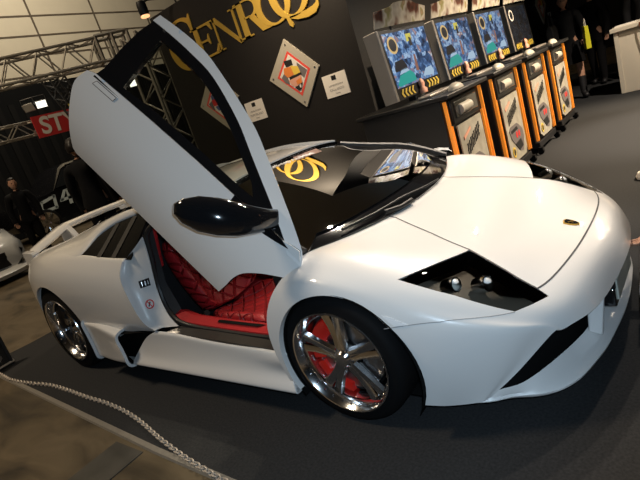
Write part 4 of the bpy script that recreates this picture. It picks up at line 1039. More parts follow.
    if True:
        dimm = k == 3
        cc = (-.27, .46); ring = [(cc[0]+.085*math.cos(t), cc[1]+.075*math.sin(t)) for t in np.linspace(0, 2*PI, 20, endpoint=False)]
        sp(ring, 'screen_badge', PCOL['white'] if dimm else EM['gold'], .005); sp([(cc[0]+(a-cc[0])*.72, cc[1]+(b-cc[1])*.72) for a, b in ring], 'screen_badge_centre', EM['dark'], .0065)
        if not dimm:
            sp([(-.38, .13), (-.30, .20), (-.10, .22), (-.04, .18), (-.03, .12), (-.36, .11)], 'screen_car', EM['teal']); sp([(-.30, .205), (-.25, .245), (-.15, .25), (-.11, .22)], 'screen_car', EM['pale'])
            sp([(-.36, .25), (-.32, .32), (-.18, .33), (-.13, .27), (-.14, .24), (-.35, .235)], 'screen_car', EM['dark'])
            sp([(.12, .13), (.20, .19), (.33, .20), (.36, .15), (.34, .115)], 'screen_car', EM['pale'])
            sp([(.02, .20), (.05, .34), (.08, .34), (.07, .19)], 'screen_signal', EM['brown']); sp([(.0, .46), (.10, .47), (.11, .53), (.01, .53)], 'screen_signal', EM['yellow']); sp([(.04, .42), (.09, .42), (.09, .49), (.05, .50)], 'screen_signal', EM['dark'], .007)
    for sy in (-1, 1):
        for i in range(4):
            a = sy*(.15+.065*i); s = sy*.03
            sp([(a, .015), (a+.03, .015), (a+.03+s, .05), (a+.03, .085), (a, .085), (a+s, .05)], 'chevron', M['chev'])
    rings = [[T @ Vector((.02+.03*math.sin(b_), .0+rr*math.cos(a), zz+rr*0+.0*a)) + Vector((rr*.6*math.sin(a), 0, 0)) for a in np.linspace(0, 2*PI, 12, endpoint=False)] for rr, zz, b_ in ((.05, -.01, 0), (.055, .02, 0), (.03, .045, 0), (.04, .07, 0), (.035, .10, 0), (.012, .12, 0))]
    MB().loft(rings).build('bezel_ornament', PCOL['rose'], mon, smooth=60)
    # printed topper card leaning over the monitor
    mb = MB(); rings = []
    for t in np.linspace(-1, 1, 13):
        y = Wm*1.02*t; z0 = H+.015; h_ = .135+.02*math.cos(t*2.5)+(.02 if abs(t) < .5 else 0)
        rings.append([tuple(T @ Vector(v)) for v in ((.01+.03*(1-t*t), y, z0), (.05+.04*(1-t*t), y, z0+h_), (.04+.04*(1-t*t), y, z0+h_+.004), (-.0+.03*(1-t*t), y, z0))])
    mb.loft(rings); tp = mb.build('topper_card', M['topper'], mon)
    MB().tube([tuple(T @ Vector((.0, -.2, H-.01))), tuple(T @ Vector((.0, -.2, H+.03)))], .012).build('topper_peg', M['black'], tp)
    return r
SCR = [screen_mat('game_screen_%s' % 'abcd'[i], [.6, .5, .45, .02][i], i*3.1) for i in range(4)]
P2 = []
for k in range(4):
    P2 = []
    kiosk(1.545+1.11*k, k)
    if P2:
        mb = MB(); X = P2[0][2]
        for ps, pl, _ in P2: mb.prism(pl, lambda a, b: (X(-.394), a, b), lambda a, b: (X(-.398), a, b))
        mb.build('poster_lettering', PCOL['black'], P2[0][0], smooth=0)

# ---------------- cream counter and what stands there
r = empty('counter', (.8, 7.4, 0), 0, 'cream counter table at the right, behind the row of game machines', 'counter')
mb = MB(); mb.box((-.80, -.35, .0), (-.74, .35, .94)); mb.build('side_panel', M['cream'], r, bevel=.004, smooth=0)
mb = MB(); mb.box((-.74, -.33, .0), (.9, -.29, .94)); mb.build('front_panel', M['cream'], r, bevel=.004, smooth=0)
mb = MB(); mb.box((-.84, -.39, .94), (.95, .39, 1.0)); mb.build('counter_top', M['cream'], r, bevel=.006, smooth=0)
mb = MB(); mb.tube([(.36, 6.985, .995), (.37, 6.98, .9), (.42, 6.975, .6), (.62, 6.97, .42), (.9, 6.98, .12), (1.1, 6.96, .013)], .012, 8); tag(mb.build('cable', mat('brown_cable', (.18, .06, .03), .5)), 'dark brown cable hanging down the front of the cream counter', 'cable')
mb = MB(); mb.lathe([(0, 0), (.05, 0), (.05, .01), (.035, .10), (.015, .13), (0, .13)], (.18, 7.3, 1.0), axis='z', n=16); mb.v = [(v[0]+.30, v[1], v[2]+.001) for v in mb.v]; tag(mb.build('bottle', M['paper']), 'small white bottle standing on the cream counter', 'bottle')
mb = MB(); mb.box((.02, 7.12, 1.0), (.30, 7.32, 1.02)); tag(mb.build('leaflet_stack', M['paper'], smooth=0), 'low stack of white leaflets on the cream counter', 'leaflets')
# ---------------- people
def skin_mesh(name, joints, edges, m, parent, sub=2, root=0):
    me = bpy.data.meshes.new(name); me.from_pydata([j[0] for j in joints], edges, []); me.materials.append(m)
    o = link(name, me, parent)
    sm_ = o.modifiers.new('skin', 'SKIN')
    for i, j in enumerate(joints):
        rr = j[1]; me.skin_vertices[0].data[i].radius = rr if isinstance(rr, tuple) else (rr, rr)
    me.skin_vertices[0].data[root].use_root = True
    o.modifiers.new('sub', 'SUBSURF').levels = sub; o.modifiers['sub'].render_levels = sub
    # freeze to a plain mesh
    bpy.context.view_layer.update()
    m2 = bpy.data.meshes.new_from_object(o.evaluated_get(bpy.context.evaluated_depsgraph_get()))
    o.modifiers.clear(); o.data = m2; m2.materials.clear(); m2.materials.append(m)
    m2.polygons.foreach_set('use_smooth', [True]*len(m2.polygons))
    return o
def person(loc, rz, label, h=1.7, pose='stand', cloth='cloth', skirt=False, hairlong=False, headturn=0., group=None, arm=None, crouch=False):
    s = h/1.7
    r = empty('person', loc, rz, label, 'person', group)
    V = lambda x, y, z: (x*s, y*s, z*s)          # faces +x, left = +y
    # legs
    if pose == 'walk': fl, fr = (.26, .09), (-.24, -.09)
    elif pose == 'step': fl, fr = (.10, .10), (-.06, -.10)
    else: fl, fr = (.03, .11), (.0, -.11)
    hip = .90; kn = .48
    if pose == 'crouch': hip = .34
    J = [(V(0, 0, hip+.05), (.15*s, .115*s)), (V(.0, 0, hip+.22), (.135*s, .10*s)), (V(.01, 0, hip+.42), (.165*s, .115*s)), (V(0, 0, hip+.53), (.12*s, .085*s)), (V(.0, 0, hip+.585), .055*s), (V(.015, 0, hip+.66), .05*s)]
    if pose == 'crouch':
        J = [(V(-.10, 0, .36), (.15*s, .125*s)), (V(-.06, 0, .52), (.135*s, .11*s)), (V(.04, 0, .70), (.165*s, .12*s)), (V(.08, 0, .80), (.12*s, .085*s)), (V(.11, 0, .86), .055*s), (V(.14, 0, .92), .05*s)]
    E = [(0, 1), (1, 2), (2, 3), (3, 4), (4, 5)]
    def chain(base, pts):
        p = base
        for c, rr in pts: J.append((c, rr)); E.append((p, len(J)-1)); p = len(J)-1
        return p
    for sy, (fx, fy) in ((1, fl), (-1, fr)):
        if pose == 'crouch': chain(0, [(V(-.04, sy*.12, .36), .10*s), (V(.30, sy*.17, .44), .066*s), (V(.12, sy*.15, .20), .055*s), (V(.05, sy*.15, .06), .042*s), (V(.20, sy*.16, .04), .035*s)])
        else: chain(0, [(V(fx*.1, sy*.095, hip-.06), .092*s), (V(fx*.55+.04, sy*.10, kn), .064*s), (V(fx*.8-(.03 if fx < -.1 else 0), fy, .27), .056*s), (V(fx-.02, fy, .075), .04*s), (V(fx+.11, fy+sy*.02, .045), .036*s)])
    sh = J[3][0]; shz = sh[2]/s; shx = sh[0]/s
    arms = arm or {1: [(.03, .26, -.28), (.10, .25, -.52)], -1: [(-.02, -.26, -.28), (.06, -.25, -.52)]}
    ends = {}
    for sy in (1, -1):
        e, w_ = arms[sy]
        i = chain(3, [(V(shx, sy*.185, shz-.02), .062*s), (V(shx+e[0], e[1], shz+e[2]), .047*s), (V(shx+w_[0], w_[1], shz+w_[2]), .033*s)])
        ev = Vector(J[i][0]); dv = (ev-Vector(J[i-1][0])).normalized(); ends[sy] = (ev, dv)
    # hands: palm and five fingers rooted in the palm
    for sy in (1, -1):
        ev, d = ends[sy]; side = Vector((0, 0, 1)).cross(d)
        side = side.normalized() if side.length > .2 else Vector((1, 0, 0)); pn = d.cross(side).normalized()
        J.append((tuple(ev+d*.055*s), (.038*s, .017*s))); E.append((len(J)-2 if False else [k for k in range(len(J)-1) if (Vector(J[k][0])-ev).length < 1e-6][0], len(J)-1)); pi = len(J)-1
        for k, (off, ln) in enumerate(((-.030, .062), (-.010, .074), (.010, .069), (.029, .052))):
            b0 = ev+d*.085*s+side*off*s; J.append((tuple(b0), .0095*s)); E.append((pi, len(J)-1))
            J.append((tuple(b0+d*ln*.55*s+pn*.006*s), .0085*s)); E.append((len(J)-2, len(J)-1)); J.append((tuple(b0+d*ln*.9*s+pn*.022*s), .0075*s)); E.append((len(J)-2, len(J)-1))
        b0 = ev+d*.035*s-side*.035*s; J.append((tuple(b0), .012*s)); E.append((pi, len(J)-1)); J.append((tuple(b0+d*.035*s-side*.022*s+pn*.012*s), .0095*s)); E.append((len(J)-2, len(J)-1))
    body = skin_mesh('body', J, E, M['skin'], r, 1)
    bm = bmesh.new(); bm.from_mesh(body.data); bd_ = [e for e in bm.edges if e.is_boundary]; bmesh.ops.holes_fill(bm, edges=bd_, sides=0); bmesh.ops.triangulate(bm, faces=[f for f in bm.faces if len(f.verts) > 4]); bmesh.ops.recalc_face_normals(bm, faces=bm.faces[:]); bm.to_mesh(body.data); bm.free()
    # head joined to the body mesh
    hc = Vector(J[5][0])+Vector((.012*s, 0, .105*s)); bm = bmesh.new(); bm.from_mesh(body.data)
    g = bmesh.ops.create_uvsphere(bm, u_segments=24, v_segments=18, radius=1.)
    Rz = Matrix.Rotation(headturn, 3, 'Z')
    for v in g['verts']:
        p = v.co.copy(); x, y, z = p
        jaw = 1-.24*max(0, -z)**1.3
        q = Vector((x*.098*jaw+.006*(z < 0), y*.076*jaw, z*.122))
        if x > .3:
            q.x += .020*math.exp(-((y/.16)**2+((z+.12)/.20)**2))        # nose
            q.x -= .010*(math.exp(-(((y-.38)/.2)**2+((z-.08)/.14)**2))+math.exp(-(((y+.38)/.2)**2+((z-.08)/.14)**2)))  # eye sockets
            q.x += .006*math.exp(-((y/.3)**2+((z+.48)/.10)**2))           # lips
            q.x += .006*math.exp(-((y/.3)**2+((z+.85)/.16)**2))           # chin
        if abs(y) > .9 and abs(z) < .28: q.y *= 1.14                       # ears
        v.co = hc+Rz @ (q*s)
    bm.to_mesh(body.data); bm.free(); body.data.polygons.foreach_set('use_smooth', [True]*len(body.data.polygons))
    # eyes, mouth and hair
    for sy in (1, -1):
        c = hc+Rz @ (Vector((.083, sy*.030, .010))*s)
        b = MB().lathe([(0, -.010), (.008, -.006), (.010, 0), (.008, .006), (0, .010)], (0, 0, 0), axis='z', n=8); b.v = [tuple(Vector(v)*s+c) for v in b.v]; b.build('eye', M['black'], body)
    c = hc+Rz @ (Vector((.088, 0, -.058))*s); b = MB().lathe([(0, -.006), (.018, 0), (0, .006)], axis='z', n=10); b.v = [tuple(Rz @ Vector((v[0]*.35*s, v[1]*s, v[2]*s))+c) for v in b.v]; b.build('mouth', PCOL['rose'], body)
    bm = bmesh.new(); bmesh.ops.create_uvsphere(bm, u_segments=24, v_segments=18, radius=1.)
    kill = [v for v in bm.verts if (v.co.x > .42 and v.co.z < .52) or v.co.z < (-.75 if hairlong else -.35) or (v.co.x > .05 and v.co.z < -.05)]
    bmesh.ops.delete(bm, geom=kill, context='VERTS')
    for v in bm.verts:
        x, y, z = v.co; n_ = .004*math.sin(9*y+5*z)+.004*math.sin(13*x+7*z)
        q = Vector((x*(.112+n_)-.006, y*(.092+n_), z*(.137+n_) if z > 0 else z*(.24 if hairlong else .15))); v.co = hc+Rz @ (q*s)
    bmesh.ops.solidify(bm, geom=bm.faces[:], thickness=.012)
    me = bpy.data.meshes.new('hair'); bm.to_mesh(me); bm.free(); me.materials.append(M['hair']); me.polygons.foreach_set('use_smooth', [True]*len(me.polygons)); link('hair', me, body)
    # clothes grown from the body: every place of the body belongs to the nearest bone
    V0 = np.array([v.co for v in body.data.vertices]); N0 = np.array([v.normal for v in body.data.vertices]); JP = np.array([j[0] for j in J])
    def bone(e):
        a, b = JP[e[0]], JP[e[1]]; t = np.clip(((V0-a)@(b-a))/max((b-a)@(b-a), 1e-9), 0, 1); return np.linalg.norm(V0-(a+t[:, None]*(b-a)), axis=1)
    near = np.argmin(np.stack([bone(e)*(1.8 if max(e) >= 22 else 1)+(.006 if max(e) >= 22 else 0) for e in E]), 0)
    ea = JP[[e[0] for e in E]][near]; eb = JP[[e[1] for e in E]][near]; tt = np.clip(((V0-ea)*(eb-ea)).sum(1)/np.maximum(((eb-ea)**2).sum(1), 1e-9), 0, 1)
    OUT = V0-(ea+tt[:, None]*(eb-ea)); OUT /= np.maximum(np.linalg.norm(OUT, axis=1), 1e-6)[:, None]
    hand0 = 22; headz = hc.z-.09*s
    kind = []
    for i, e in enumerate(E):
        k = max(e)
        kind.append('neck' if k in (5,) else 'torso' if k <= 4 else ('leg' if k <= 8 or 11 <= k <= 13 else 'foot') if k <= 15 else 'arm' if k < hand0 else 'hand')
    K = np.array(kind)[near]; nb = len(V0)
    hip_z = JP[0][2]
    hd = np.linalg.norm((V0-np.array(hc))/np.array([.13, .115, .15])/s, axis=1) < 1
    K[hd] = 'head'; K[(K == 'torso') & (np.linalg.norm(V0-JP[4], axis=1) < .075*s) & (V0[:, 2] > JP[4][2]+.0)] = 'neck'
    def wear(nm, kinds, grow, m_, extra=lambda P: 0):
        ok = np.isin(K, kinds); fs = [tuple(p.vertices) for p in body.data.polygons if sum(ok[i] for i in p.vertices) >= len(p.vertices)-1]
        if not fs: return
        use = sorted({i for f in fs for i in f}); mp = {i: k for k, i in enumerate(use)}
        P = V0[use]; nn_ = N0[use]; o_ = OUT[use]; nn_ = np.where((nn_*o_).sum(1, keepdims=True) < 0, o_, nn_); P = P+nn_*(grow+np.atleast_1d(extra(P)).reshape(-1, 1))*s
        MB().add(P, [tuple(mp[i] for i in f) for f in fs]).build(nm, m_, body, smooth=180, fix=False)
    K2 = K.copy()
    if pose != 'crouch': K[(K == 'leg') & (V0[:, 2] > hip_z-.16*s)] = 'hips'
    wear('jacket', ['torso', 'arm', 'hips'], .020, M[cloth], lambda P: .012*np.clip((hip_z+.1-P[:, 2])/.2, 0, 1))
    mb = MB(); nk = Vector(J[4][0]); mb.lathe([(.085*s, -.045*s), (.078*s, -.01), (.068*s, .032*s), (.056*s, .03*s)], nk, axis='z', n=20); mb.build('collar', M[cloth], body)
    K = K2
    if skirt:
        c0 = Vector(J[0][0]); mb = MB(); mb.lathe([(.15*s, .02*s), (.20*s, -.12*s), (.235*s, -.34*s), (.22*s, -.34*s), (.14*s, .0)], c0, axis='z', n=28); mb.build('skirt', M['cloth2'], body)
        K[(K == 'leg') & (V0[:, 2] < .40*s)] = 'foot'; wear('boots', ['foot'], .014, M['leatherdark'])
    else:
        K[(K == 'foot') & (V0[:, 2] > .10*s)] = 'leg'; wear('trousers', ['leg'], .013, M['cloth2']); wear('shoes', ['foot'], .010, M['leatherdark'])
    return r
person((-10.0, 1.85, 0), math.radians(-20), 'dark-haired person in a black jacket beside the white car at the left edge', 1.68, 'stand', headturn=math.radians(15))
person((-5.7, 1.20, 0), math.radians(128), 'person in a black suit seen from behind, between the black car and the raised door', 1.82, 'stand')
person((-.78, 7.75, 0), math.radians(-70), 'person in a black coat, skirt and boots walking past the last game machine', 1.68, 'walk', 'cloth', skirt=True, hairlong=True, arm={1: [(.02, .26, -.27), (.16, .24, -.44)], -1: [(-.02, -.27, -.28), (.10, -.27, -.50)]})
person((-.58, 8.95, 0), math.radians(-100), 'person in dark trousers standing behind the walking person with the yellow bag', 1.70, 'step', 'cloth2')
person((.30, 8.35, 0), math.radians(-90), 'person in black standing behind the cream counter', 1.70, 'stand', 'cloth')
person((1.64, .12, 0), math.radians(190), 'person at the right edge reaching one hand to the white car nose', 1.66, 'crouch', 'cloth', arm={1: [(.16, .24, -.20), (.20, .20, -.40)], -1: [(.26, -.20, -.24), (.46, -.22, -.40)]})
# bags
r = empty('shoulder_bag', (-.93, 7.42, 1.02), 0, 'dark woven shoulder bag on the walking person by the last game machine', 'bag')
mb = MB(); mb.loft([[(-.06*e, -.16*e2, z), (.06*e, -.16*e2, z), (.075*e, 0, z), (.06*e, .16*e2, z), (-.06*e, .16*e2, z), (-.075*e, 0, z)] for z, e, e2 in ((0, .7, .85), (.03, 1, 1), (.22, .95, 1.02), (.30, .5, .9))]); mb.build('pouch', mat('woven_bag', (.03, .028, .026), .6, noise=.6, nscale=60, bump=.5), r, bevel=.012)
mb = MB(); mb.tube([(0, -.14, .29), (0, -.11, .42), (.0, .0, .47), (0, .11, .42), (0, .14, .29)], .012, 8); mb.build('strap', M['leatherdark'], r)
r = empty('shopping_bag', (-.42, 7.36, .80), math.radians(20), 'bright yellow carrier bag held by the walking person near the counter', 'bag')
mb = MB(); mb.loft([[(-.035*e, -.10, z), (.035*e, -.10, z), (.045*e, 0, z), (.035*e, .10, z), (-.035*e, .10, z), (-.045*e, 0, z)] for z, e in ((0, 1.), (.02, 1.1), (.2, 1.0), (.36, .7))]); mb.build('bag_body', mat('yellow_film', (.75, .70, .03), .4), r, bevel=.006)
mb = MB(); mb.tube([(0, -.06, .355), (0, -.05, .44), (0, 0, .47), (0, .05, .44), (0, .06, .355)], .006, 6); mb.build('bag_handle', M['paper'], r)

# ---------------- trusses
def truss(name, A, B, h, d, label, group=None, m='alu', panels=12, rc=.025, rd=.014):
    """square lattice beam whose top near chord runs from A to B; h down, d sideways"""
    A, B = Vector(A), Vector(B); t = (B-A).normalized(); up = Vector(h) ; sd = Vector(d)
    r = empty(name, A, 0, label, 'truss', group); L = (B-A).length
    o4 = [Vector(), up, sd, up+sd]
    for o in o4: MB().tube([o, o+t*L], rc, 10).build('chord', M[m], r)
    for (a, b) in ((0, 1), (2, 3), (0, 2), (1, 3)):
        mb = MB()
        for k in range(panels):
            p, q = (o4[a], o4[b]) if k % 2 == 0 else (o4[b], o4[a])
            mb.tube([p+t*L*k/panels, q+t*L*(k+1)/panels], rd, 8)
        mb.build('lattice', M[m], r)
    return r
t_ = Vector((-7.0, 3.03, 0))-Vector((-7.59, 1.63, 0)); A = Vector((-7.0, 3.03, 3.51))-t_*2.2
sdv = Vector((-t_.y, t_.x, 0)).normalized()*.40
truss('lighting_truss', A, Vector((-7.0, 3.03, 3.51)), (0, 0, -.40), sdv, 'grey aluminium truss crossing the upper left in front of the beige wall', panels=14)
lt = bpy.data.objects['lighting_truss']
r = MB().box((.0, .02, .2), (.02, .38, .23)).build('corner_block', M['alu'], lt, smooth=0); r.location = Vector((-7.0, 3.03, 3.1))-A; r.rotation_euler = (0, 0, math.atan2(t_.y, t_.x))
mb = MB()
for y in (0, .40):
    for (p, q) in (((0, y, 0), (.55, y, 0)), ((.55, y, 0), (.55, y, .43)), ((.55, y, .43), (0, y, .43)), ((0, y, .43), (0, y, 0)), ((.28, y, 0), (.28, y, .43))): mb.tube([p, q], .032, 4, flat=1)
mb.build('block_side', M['alu'], r, smooth=0)
mb = MB()
for x in (0, .28, .55):
    for z in (0, .43): mb.tube([(x, 0, z), (x, .4, z)], .03, 4)
mb.build('block_bars', M['alu'], r, smooth=0)
truss('truss_tower', (-6.70, 3.3, 0.0), (-6.70, 3.3, 3.35), (.46, 0, 0), (0, .40, 0), 'upright aluminium truss leg seen through the raised door window', panels=12, rc=.03)
truss('sign_truss', (-9.15, -1.0, 2.66), (-9.15, 3.7, 2.66), (0, 0, -.26), (-.26, 0, 0), 'thin grey truss at the far left carrying the red banner', panels=18, rc=.018, rd=.012)
truss('hanging_truss', (-8.6, 2.75, 3.35), (-8.6, 3.1, 2.25), (0, .30, .06), (-.3, 0, 0), 'short black truss hanging in front of the red banner', m='blacktruss', panels=8, rc=.02)
r = empty('banner', (-9.085, 2.36, 2.3), math.radians(90), 'red banner with white STYLE lettering at the upper left', 'banner')
mb = MB(); mb.box((0, 0, 0), (1.35, .03, .42)); mb.build('banner_sheet', mat('red_banner', (.55, .03, .03), .6), r, smooth=0)
text('STYLE', r, (.70, -.004, .20), .46, M['paper'], name='banner_lettering', shear=.1, bold=.012)
mb = MB(); mb.prism([(0, 0), (.09, 0), (.09, .75), (0, .75)], lambda a, b: (-8.45, 3.02+a+b*-.22, 1.98+b), lambda a, b: (-8.47, 3.02+a+b*-.22, 1.98+b)); sg = tag(mb.build('hanging_sign', mat('yellow_sign', (.70, .58, .06), .5), smooth=0), 'yellow and red strip sign hanging beside the red banner', 'sign')
mb = MB()
for k in range(7): mb.prism([(.02, .06+.1*k), (.07, .06+.1*k), (.07, .10+.1*k), (.02, .10+.1*k)], lambda a, b: (-8.445, 3.02+a+b*-.22, 1.98+b), lambda a, b: (-8.452, 3.02+a+b*-.22, 1.98+b))
mb.build('sign_marks', M['red'], sg, smooth=0)
mb = MB(); mb.box((-8.62, 2.98, 1.72), (-8.60, 3.5, 1.95)); sg = tag(mb.build('small_banner', mat('dark_red_banner', (.25, .03, .025), .6), smooth=0), 'small dark red banner below the yellow strip sign', 'banner')
mb = MB(); mb.box((-8.602, 3.06, 1.80), (-8.595, 3.4, 1.86)); mb.build('banner_marks', M['paper'], sg, smooth=0)
# floodlights
def flood(loc, yaw, tilt, label, on, group):
    r = empty('floodlight', loc, yaw, label, 'lamp', group); T = Matrix.Rotation(tilt, 4, 'Y')
    def bx(vs, fs, nm, m_): 
        b = MB().add([tuple(T @ Vector(v)) for v in vs], fs); return b.build(nm, m_, r, smooth=0, bevel=.006)
    v = [(-.10, -.10, -.06), (-.10, .10, -.06), (-.10, .10, .06), (-.10, -.10, .06), (.08, -.17, -.13), (.08, .17, -.13), (.08, .17, .13), (.08, -.17, .13)]
    bx(v, [(0, 1, 2, 3), (4, 7, 6, 5), (0, 4, 5, 1), (1, 5, 6, 2), (2, 6, 7, 3), (3, 7, 4, 0)], 'lamp_head', M['silver'])
    bx([(.083, -.15, -.11), (.083, .15, -.11), (.083, .15, .11), (.083, -.15, .11), (.078, -.15, -.11), (.078, .15, -.11), (.078, .15, .11), (.078, -.15, .11)], [(0, 1, 2, 3), (4, 7, 6, 5), (0, 4, 5, 1), (1, 5, 6, 2), (2, 6, 7, 3), (3, 7, 4, 0)], 'lamp_face', on)
    MB().tube([(-.02, -.19, .02), (-.02, -.19, .25), (-.02, .19, .25), (-.02, .19, .02)], .012, 6).build('bracket', M['steel'], r)
    return r
M['lampon'] = emis('lamp_glow', (1, .95, .8), 1.6); M['lampoff'] = mat('lamp_white', (.6, .58, .5), .4)
fl_ = [flood((-9.2, 2.47, 2.93), math.radians(-40), math.radians(35), 'pale floodlight, left of the two by the hanging truss', M['lampoff'], 'floodlights above the red banner')]
fl_ += [flood((-9.2, 2.72, 2.95), math.radians(-20), math.radians(30), 'lit floodlight, right of the two by the hanging truss', M['lampon'], 'floodlights above the red banner')]
for q in fl_: q.scale = (.62, .62, .62)
# spot lamp on the wall top
r = empty('spotlight', (-4.04, 1.9, 3.02), 0, 'small black and red spotlight on an arm over the booth wall', 'lamp')
mb = MB(); mb.lathe([(0, .10), (.05, .10), (.06, .06), (.06, -.03), (.05, -.06)], (0, 0, 0), axis='z', n=20); mb.build('lamp_can', M['black'], r)
mb = MB(); mb.lathe([(.05, -.06), (.056, -.075), (.05, -.085), (.0, -.07)], axis='z', n=20); mb.build('lamp_rim', mat('lit_rim', (.6, .05, .02), .3, emit=(1, .45, .2), estr=1.2), r)
mb = MB(); mb.tube([(0, 0, .08), (.02, .1, .11), (.25, .30, .05), (.27, .31, -.02)], .012, 8); mb.build('lamp_arm', M['black'], r)
# light seen through the door window
q = flood((-7.0, 3.42, 2.66), math.radians(-30), math.radians(20), 'bright lit floodlight seen through the raised door window', M['lampon'], None); q.scale = (.5, .5, .5)

# ---------------- black off-road car far left
suv = empty('suv', (-14.6, 5.4, 0), 0, 'large black off-road car parked far behind at the left, white letters on its side', 'car')
# side view profile along +y (front to the left of the photograph), nearest side at x = +.95
prof = [(-2.35, .42), (-2.42, .60), (-2.40, .95), (-2.30, 1.08), (-1.25, 1.16), (-1.05, 1.20), (-.55, 1.78), (-.35, 1.86), (1.6, 1.90), (2.25, 1.84), (2.45, 1.2), (2.48, .5), (2.3, .38)]
mb = MB(); rings = []
for x, ins in ((-.98, .06), (-.95, .0), (.86, .0), (.95, .06)):
    rings.append([(x-(0 if z < 1.2 else (.16*(z-1.2)/.7*(1 if x > 0 else -1))), y*(1-ins*.2), z-(ins if z > 1.5 else 0)) for y, z in prof])
mb.loft(rings); mb.build('body', mat('suv_black', (.006, .006, .007), .12, coat=1.), suv, smooth=35)
for ya, yb in ((-.55, .35), (.42, 1.25), (1.32, 2.05)):
    za, zb = 1.25, 1.72
    lo = -.95 if ya < -.5 else ya
    mb = MB(); mb.prism([(lo, za), (yb, za), (yb, zb), (ya+(.05 if ya < -.5 else 0), zb)], lambda a, b: (.975-.16*(b-1.2)/.7, a, b), lambda a, b: (.93-.16*(b-1.2)/.7, a, b)); mb.build('side_window', mat('suv_glass', (.012, .013, .014), .05, coat=1.) if 'suv_glass' not in bpy.data.materials else bpy.data.materials['suv_glass'], suv, smooth=0)
for y in (-1.55, 1.55):
    mb = MB(); mb.lathe([(.30, .0), (.38, .02), (.41, .06), (.41, .24), (.36, .26)], (.74, y, .41), axis='x', n=36); mb.v = [(1.74-v[0]+.0, v[1], v[2]) for v in mb.v]; mb.build('tyre', M['rubber'], suv)
    mb = MB(); mb.lathe([(0, .03), (.06, .03), (.07, .01), (.26, .01), (.30, 0), (.31, .05)], (0, 0, 0), axis='x', n=36)
    for k in range(8):
        a = k*PI/4; c, s_ = math.cos(a), math.sin(a)
        mb.loft([[(-.012, c*r_-s_*w_, s_*r_+c*w_) for w_ in (-hw, hw)]+[(.02, c*r_-s_*w_, s_*r_+c*w_) for w_ in (hw, -hw)] for r_, hw in ((.05, .03), (.28, .045))])
    mb.v = [(1.01-v[0], y+v[1], .41+v[2]) for v in mb.v]; mb.build('wheel_rim', M['chrome'], suv)
M['decal'] = mat('white_decal', (.5, .56, .55), .4)
def decal(polys2, nm):
    mb = MB()
    for pl in polys2: mb.prism(pl, lambda a, b: (.968, a, b), lambda a, b: (.94, a, b))
    mb.build(nm, M['decal'], suv, smooth=0)
yo = -1.55
# mirrored D and 4-like letter seen on the flank
decal([[(yo-.05, .80), (yo+.05, .70), (yo+.13, .70), (yo+.03, .82), (yo+.10, 1.02), (yo+.02, 1.02)], [(yo+.05, .70), (yo+.42, .70), (yo+.43, .78), (yo+.09, .78)], [(yo+.02, 1.02), (yo+.48, 1.10), (yo+.48, 1.02), (yo+.09, .95)], [(yo+.36, .72), (yo+.44, .72), (yo+.50, 1.09), (yo+.42, 1.09)]], 'flank_letter')
decal([[(yo+.56, .84), (yo+.98, .84), (yo+.98, .92), (yo+.60, .92)], [(yo+.56, .86), (yo+.66, .86), (yo+.86, 1.14), (yo+.78, 1.14)], [(yo+.80, .70), (yo+.90, .70), (yo+.94, 1.14), (yo+.84, 1.14)]], 'flank_letter')
mb = MB(); mb.box((.955, -.30, 1.02), (.985, -.12, 1.05)); mb.build('door_handle', M['chrome'], suv, bevel=.005)
suv.location = (-14.63, 5.18, 0)

# ---------------- white car at the left edge
wc = empty('white_car', (-10.85, .35, -.03), 0, 'white car cut off by the left edge, only its front corner in view', 'car')
mb = MB(); rings = []
for x, zlo, pr_ in ((-2.6, .25, [(.86, .35), (.88, .7), (.80, .92), (.45, .98), (0, .99)]), (-1.2, .2, [(.88, .3), (.90, .68), (.80, .86), (.45, .92), (0, .93)]), (.2, .2, [(.90, .3), (.92, .66), (.82, .82), (.45, .88), (0, .89)]), (1.0, .2, [(.88, .3), (.89, .58), (.78, .72), (.42, .77), (0, .78)]), (1.45, .2, [(.78, .28), (.78, .5), (.68, .60), (.38, .64), (0, .65)]), (1.62, .22, [(.62, .28), (.62, .46), (.55, .50), (.30, .52), (0, .53)])):
    h_ = [(x, w_, z) for w_, z in pr_]; rings.append([(x, .7*pr_[0][0], zlo-.06)]+h_+[(x, -w_, z) for _, w_, z in h_[::-1][1:]]+[(x, -.7*pr_[0][0], zlo-.06)])
mb.loft(rings); mb.build('body', mat('second_white_paint', (.66, .67, .66), .25, coat=1.), wc, smooth=50)
mb = MB(); mb.prism([(.02, .25), (.60, .22), (.72, .40), (.66, .44), (.02, .44)], lambda a, b: (1.70-.28*max(0, a-.2), a, b), lambda a, b: (1.4, a, b)); mb.build('air_intake', M['black'], wc, smooth=0)
mb = MB(); mb.loft([[(1.78-.42*(w_/.9)**3, w_, .10), (1.80-.42*(w_/.9)**3, w_, .15), (1.70-.42*(w_/.9)**3, w_, .21), (1.45-.2*(w_/.9)**3, w_, .21), (1.45-.2*(w_/.9)**3, w_, .10)] for w_ in np.linspace(-.9, .9, 19)]); mb.build('front_lip', bpy.data.materials['second_white_paint'], wc, smooth=40)
for s in (-1, 1):
    mb = MB(); mb.prism([(s*.44, .55), (s*.70, .53), (s*.82, .68), (s*.62, .70)], lambda a, b: (1.66-.62*(abs(a)/.9)**2-.9*max(0, b-.5), a, b), lambda a, b: (1.30-.62*(abs(a)/.9)**2-.9*max(0, b-.5), a, b)); hd = mb.build('headlight', mat('clear_lamp', (.5, .52, .55), .05, coat=1., metal=.6) if 'clear_lamp' not in bpy.data.materials else bpy.data.materials['clear_lamp'], wc, smooth=0)
for s in (-1, 1):
    mb = MB(); mb.lathe([(.0, -.02), (.26, -.02), (.32, .0), (.34, .06), (.34, .2)], (.45, s*.9, .34), axis='y', n=30)
    mb.v = [(v[0], v[1]-(0 if s < 0 else .2), v[2]) for v in mb.v]; mb.build('tyre', M['rubber'], wc)

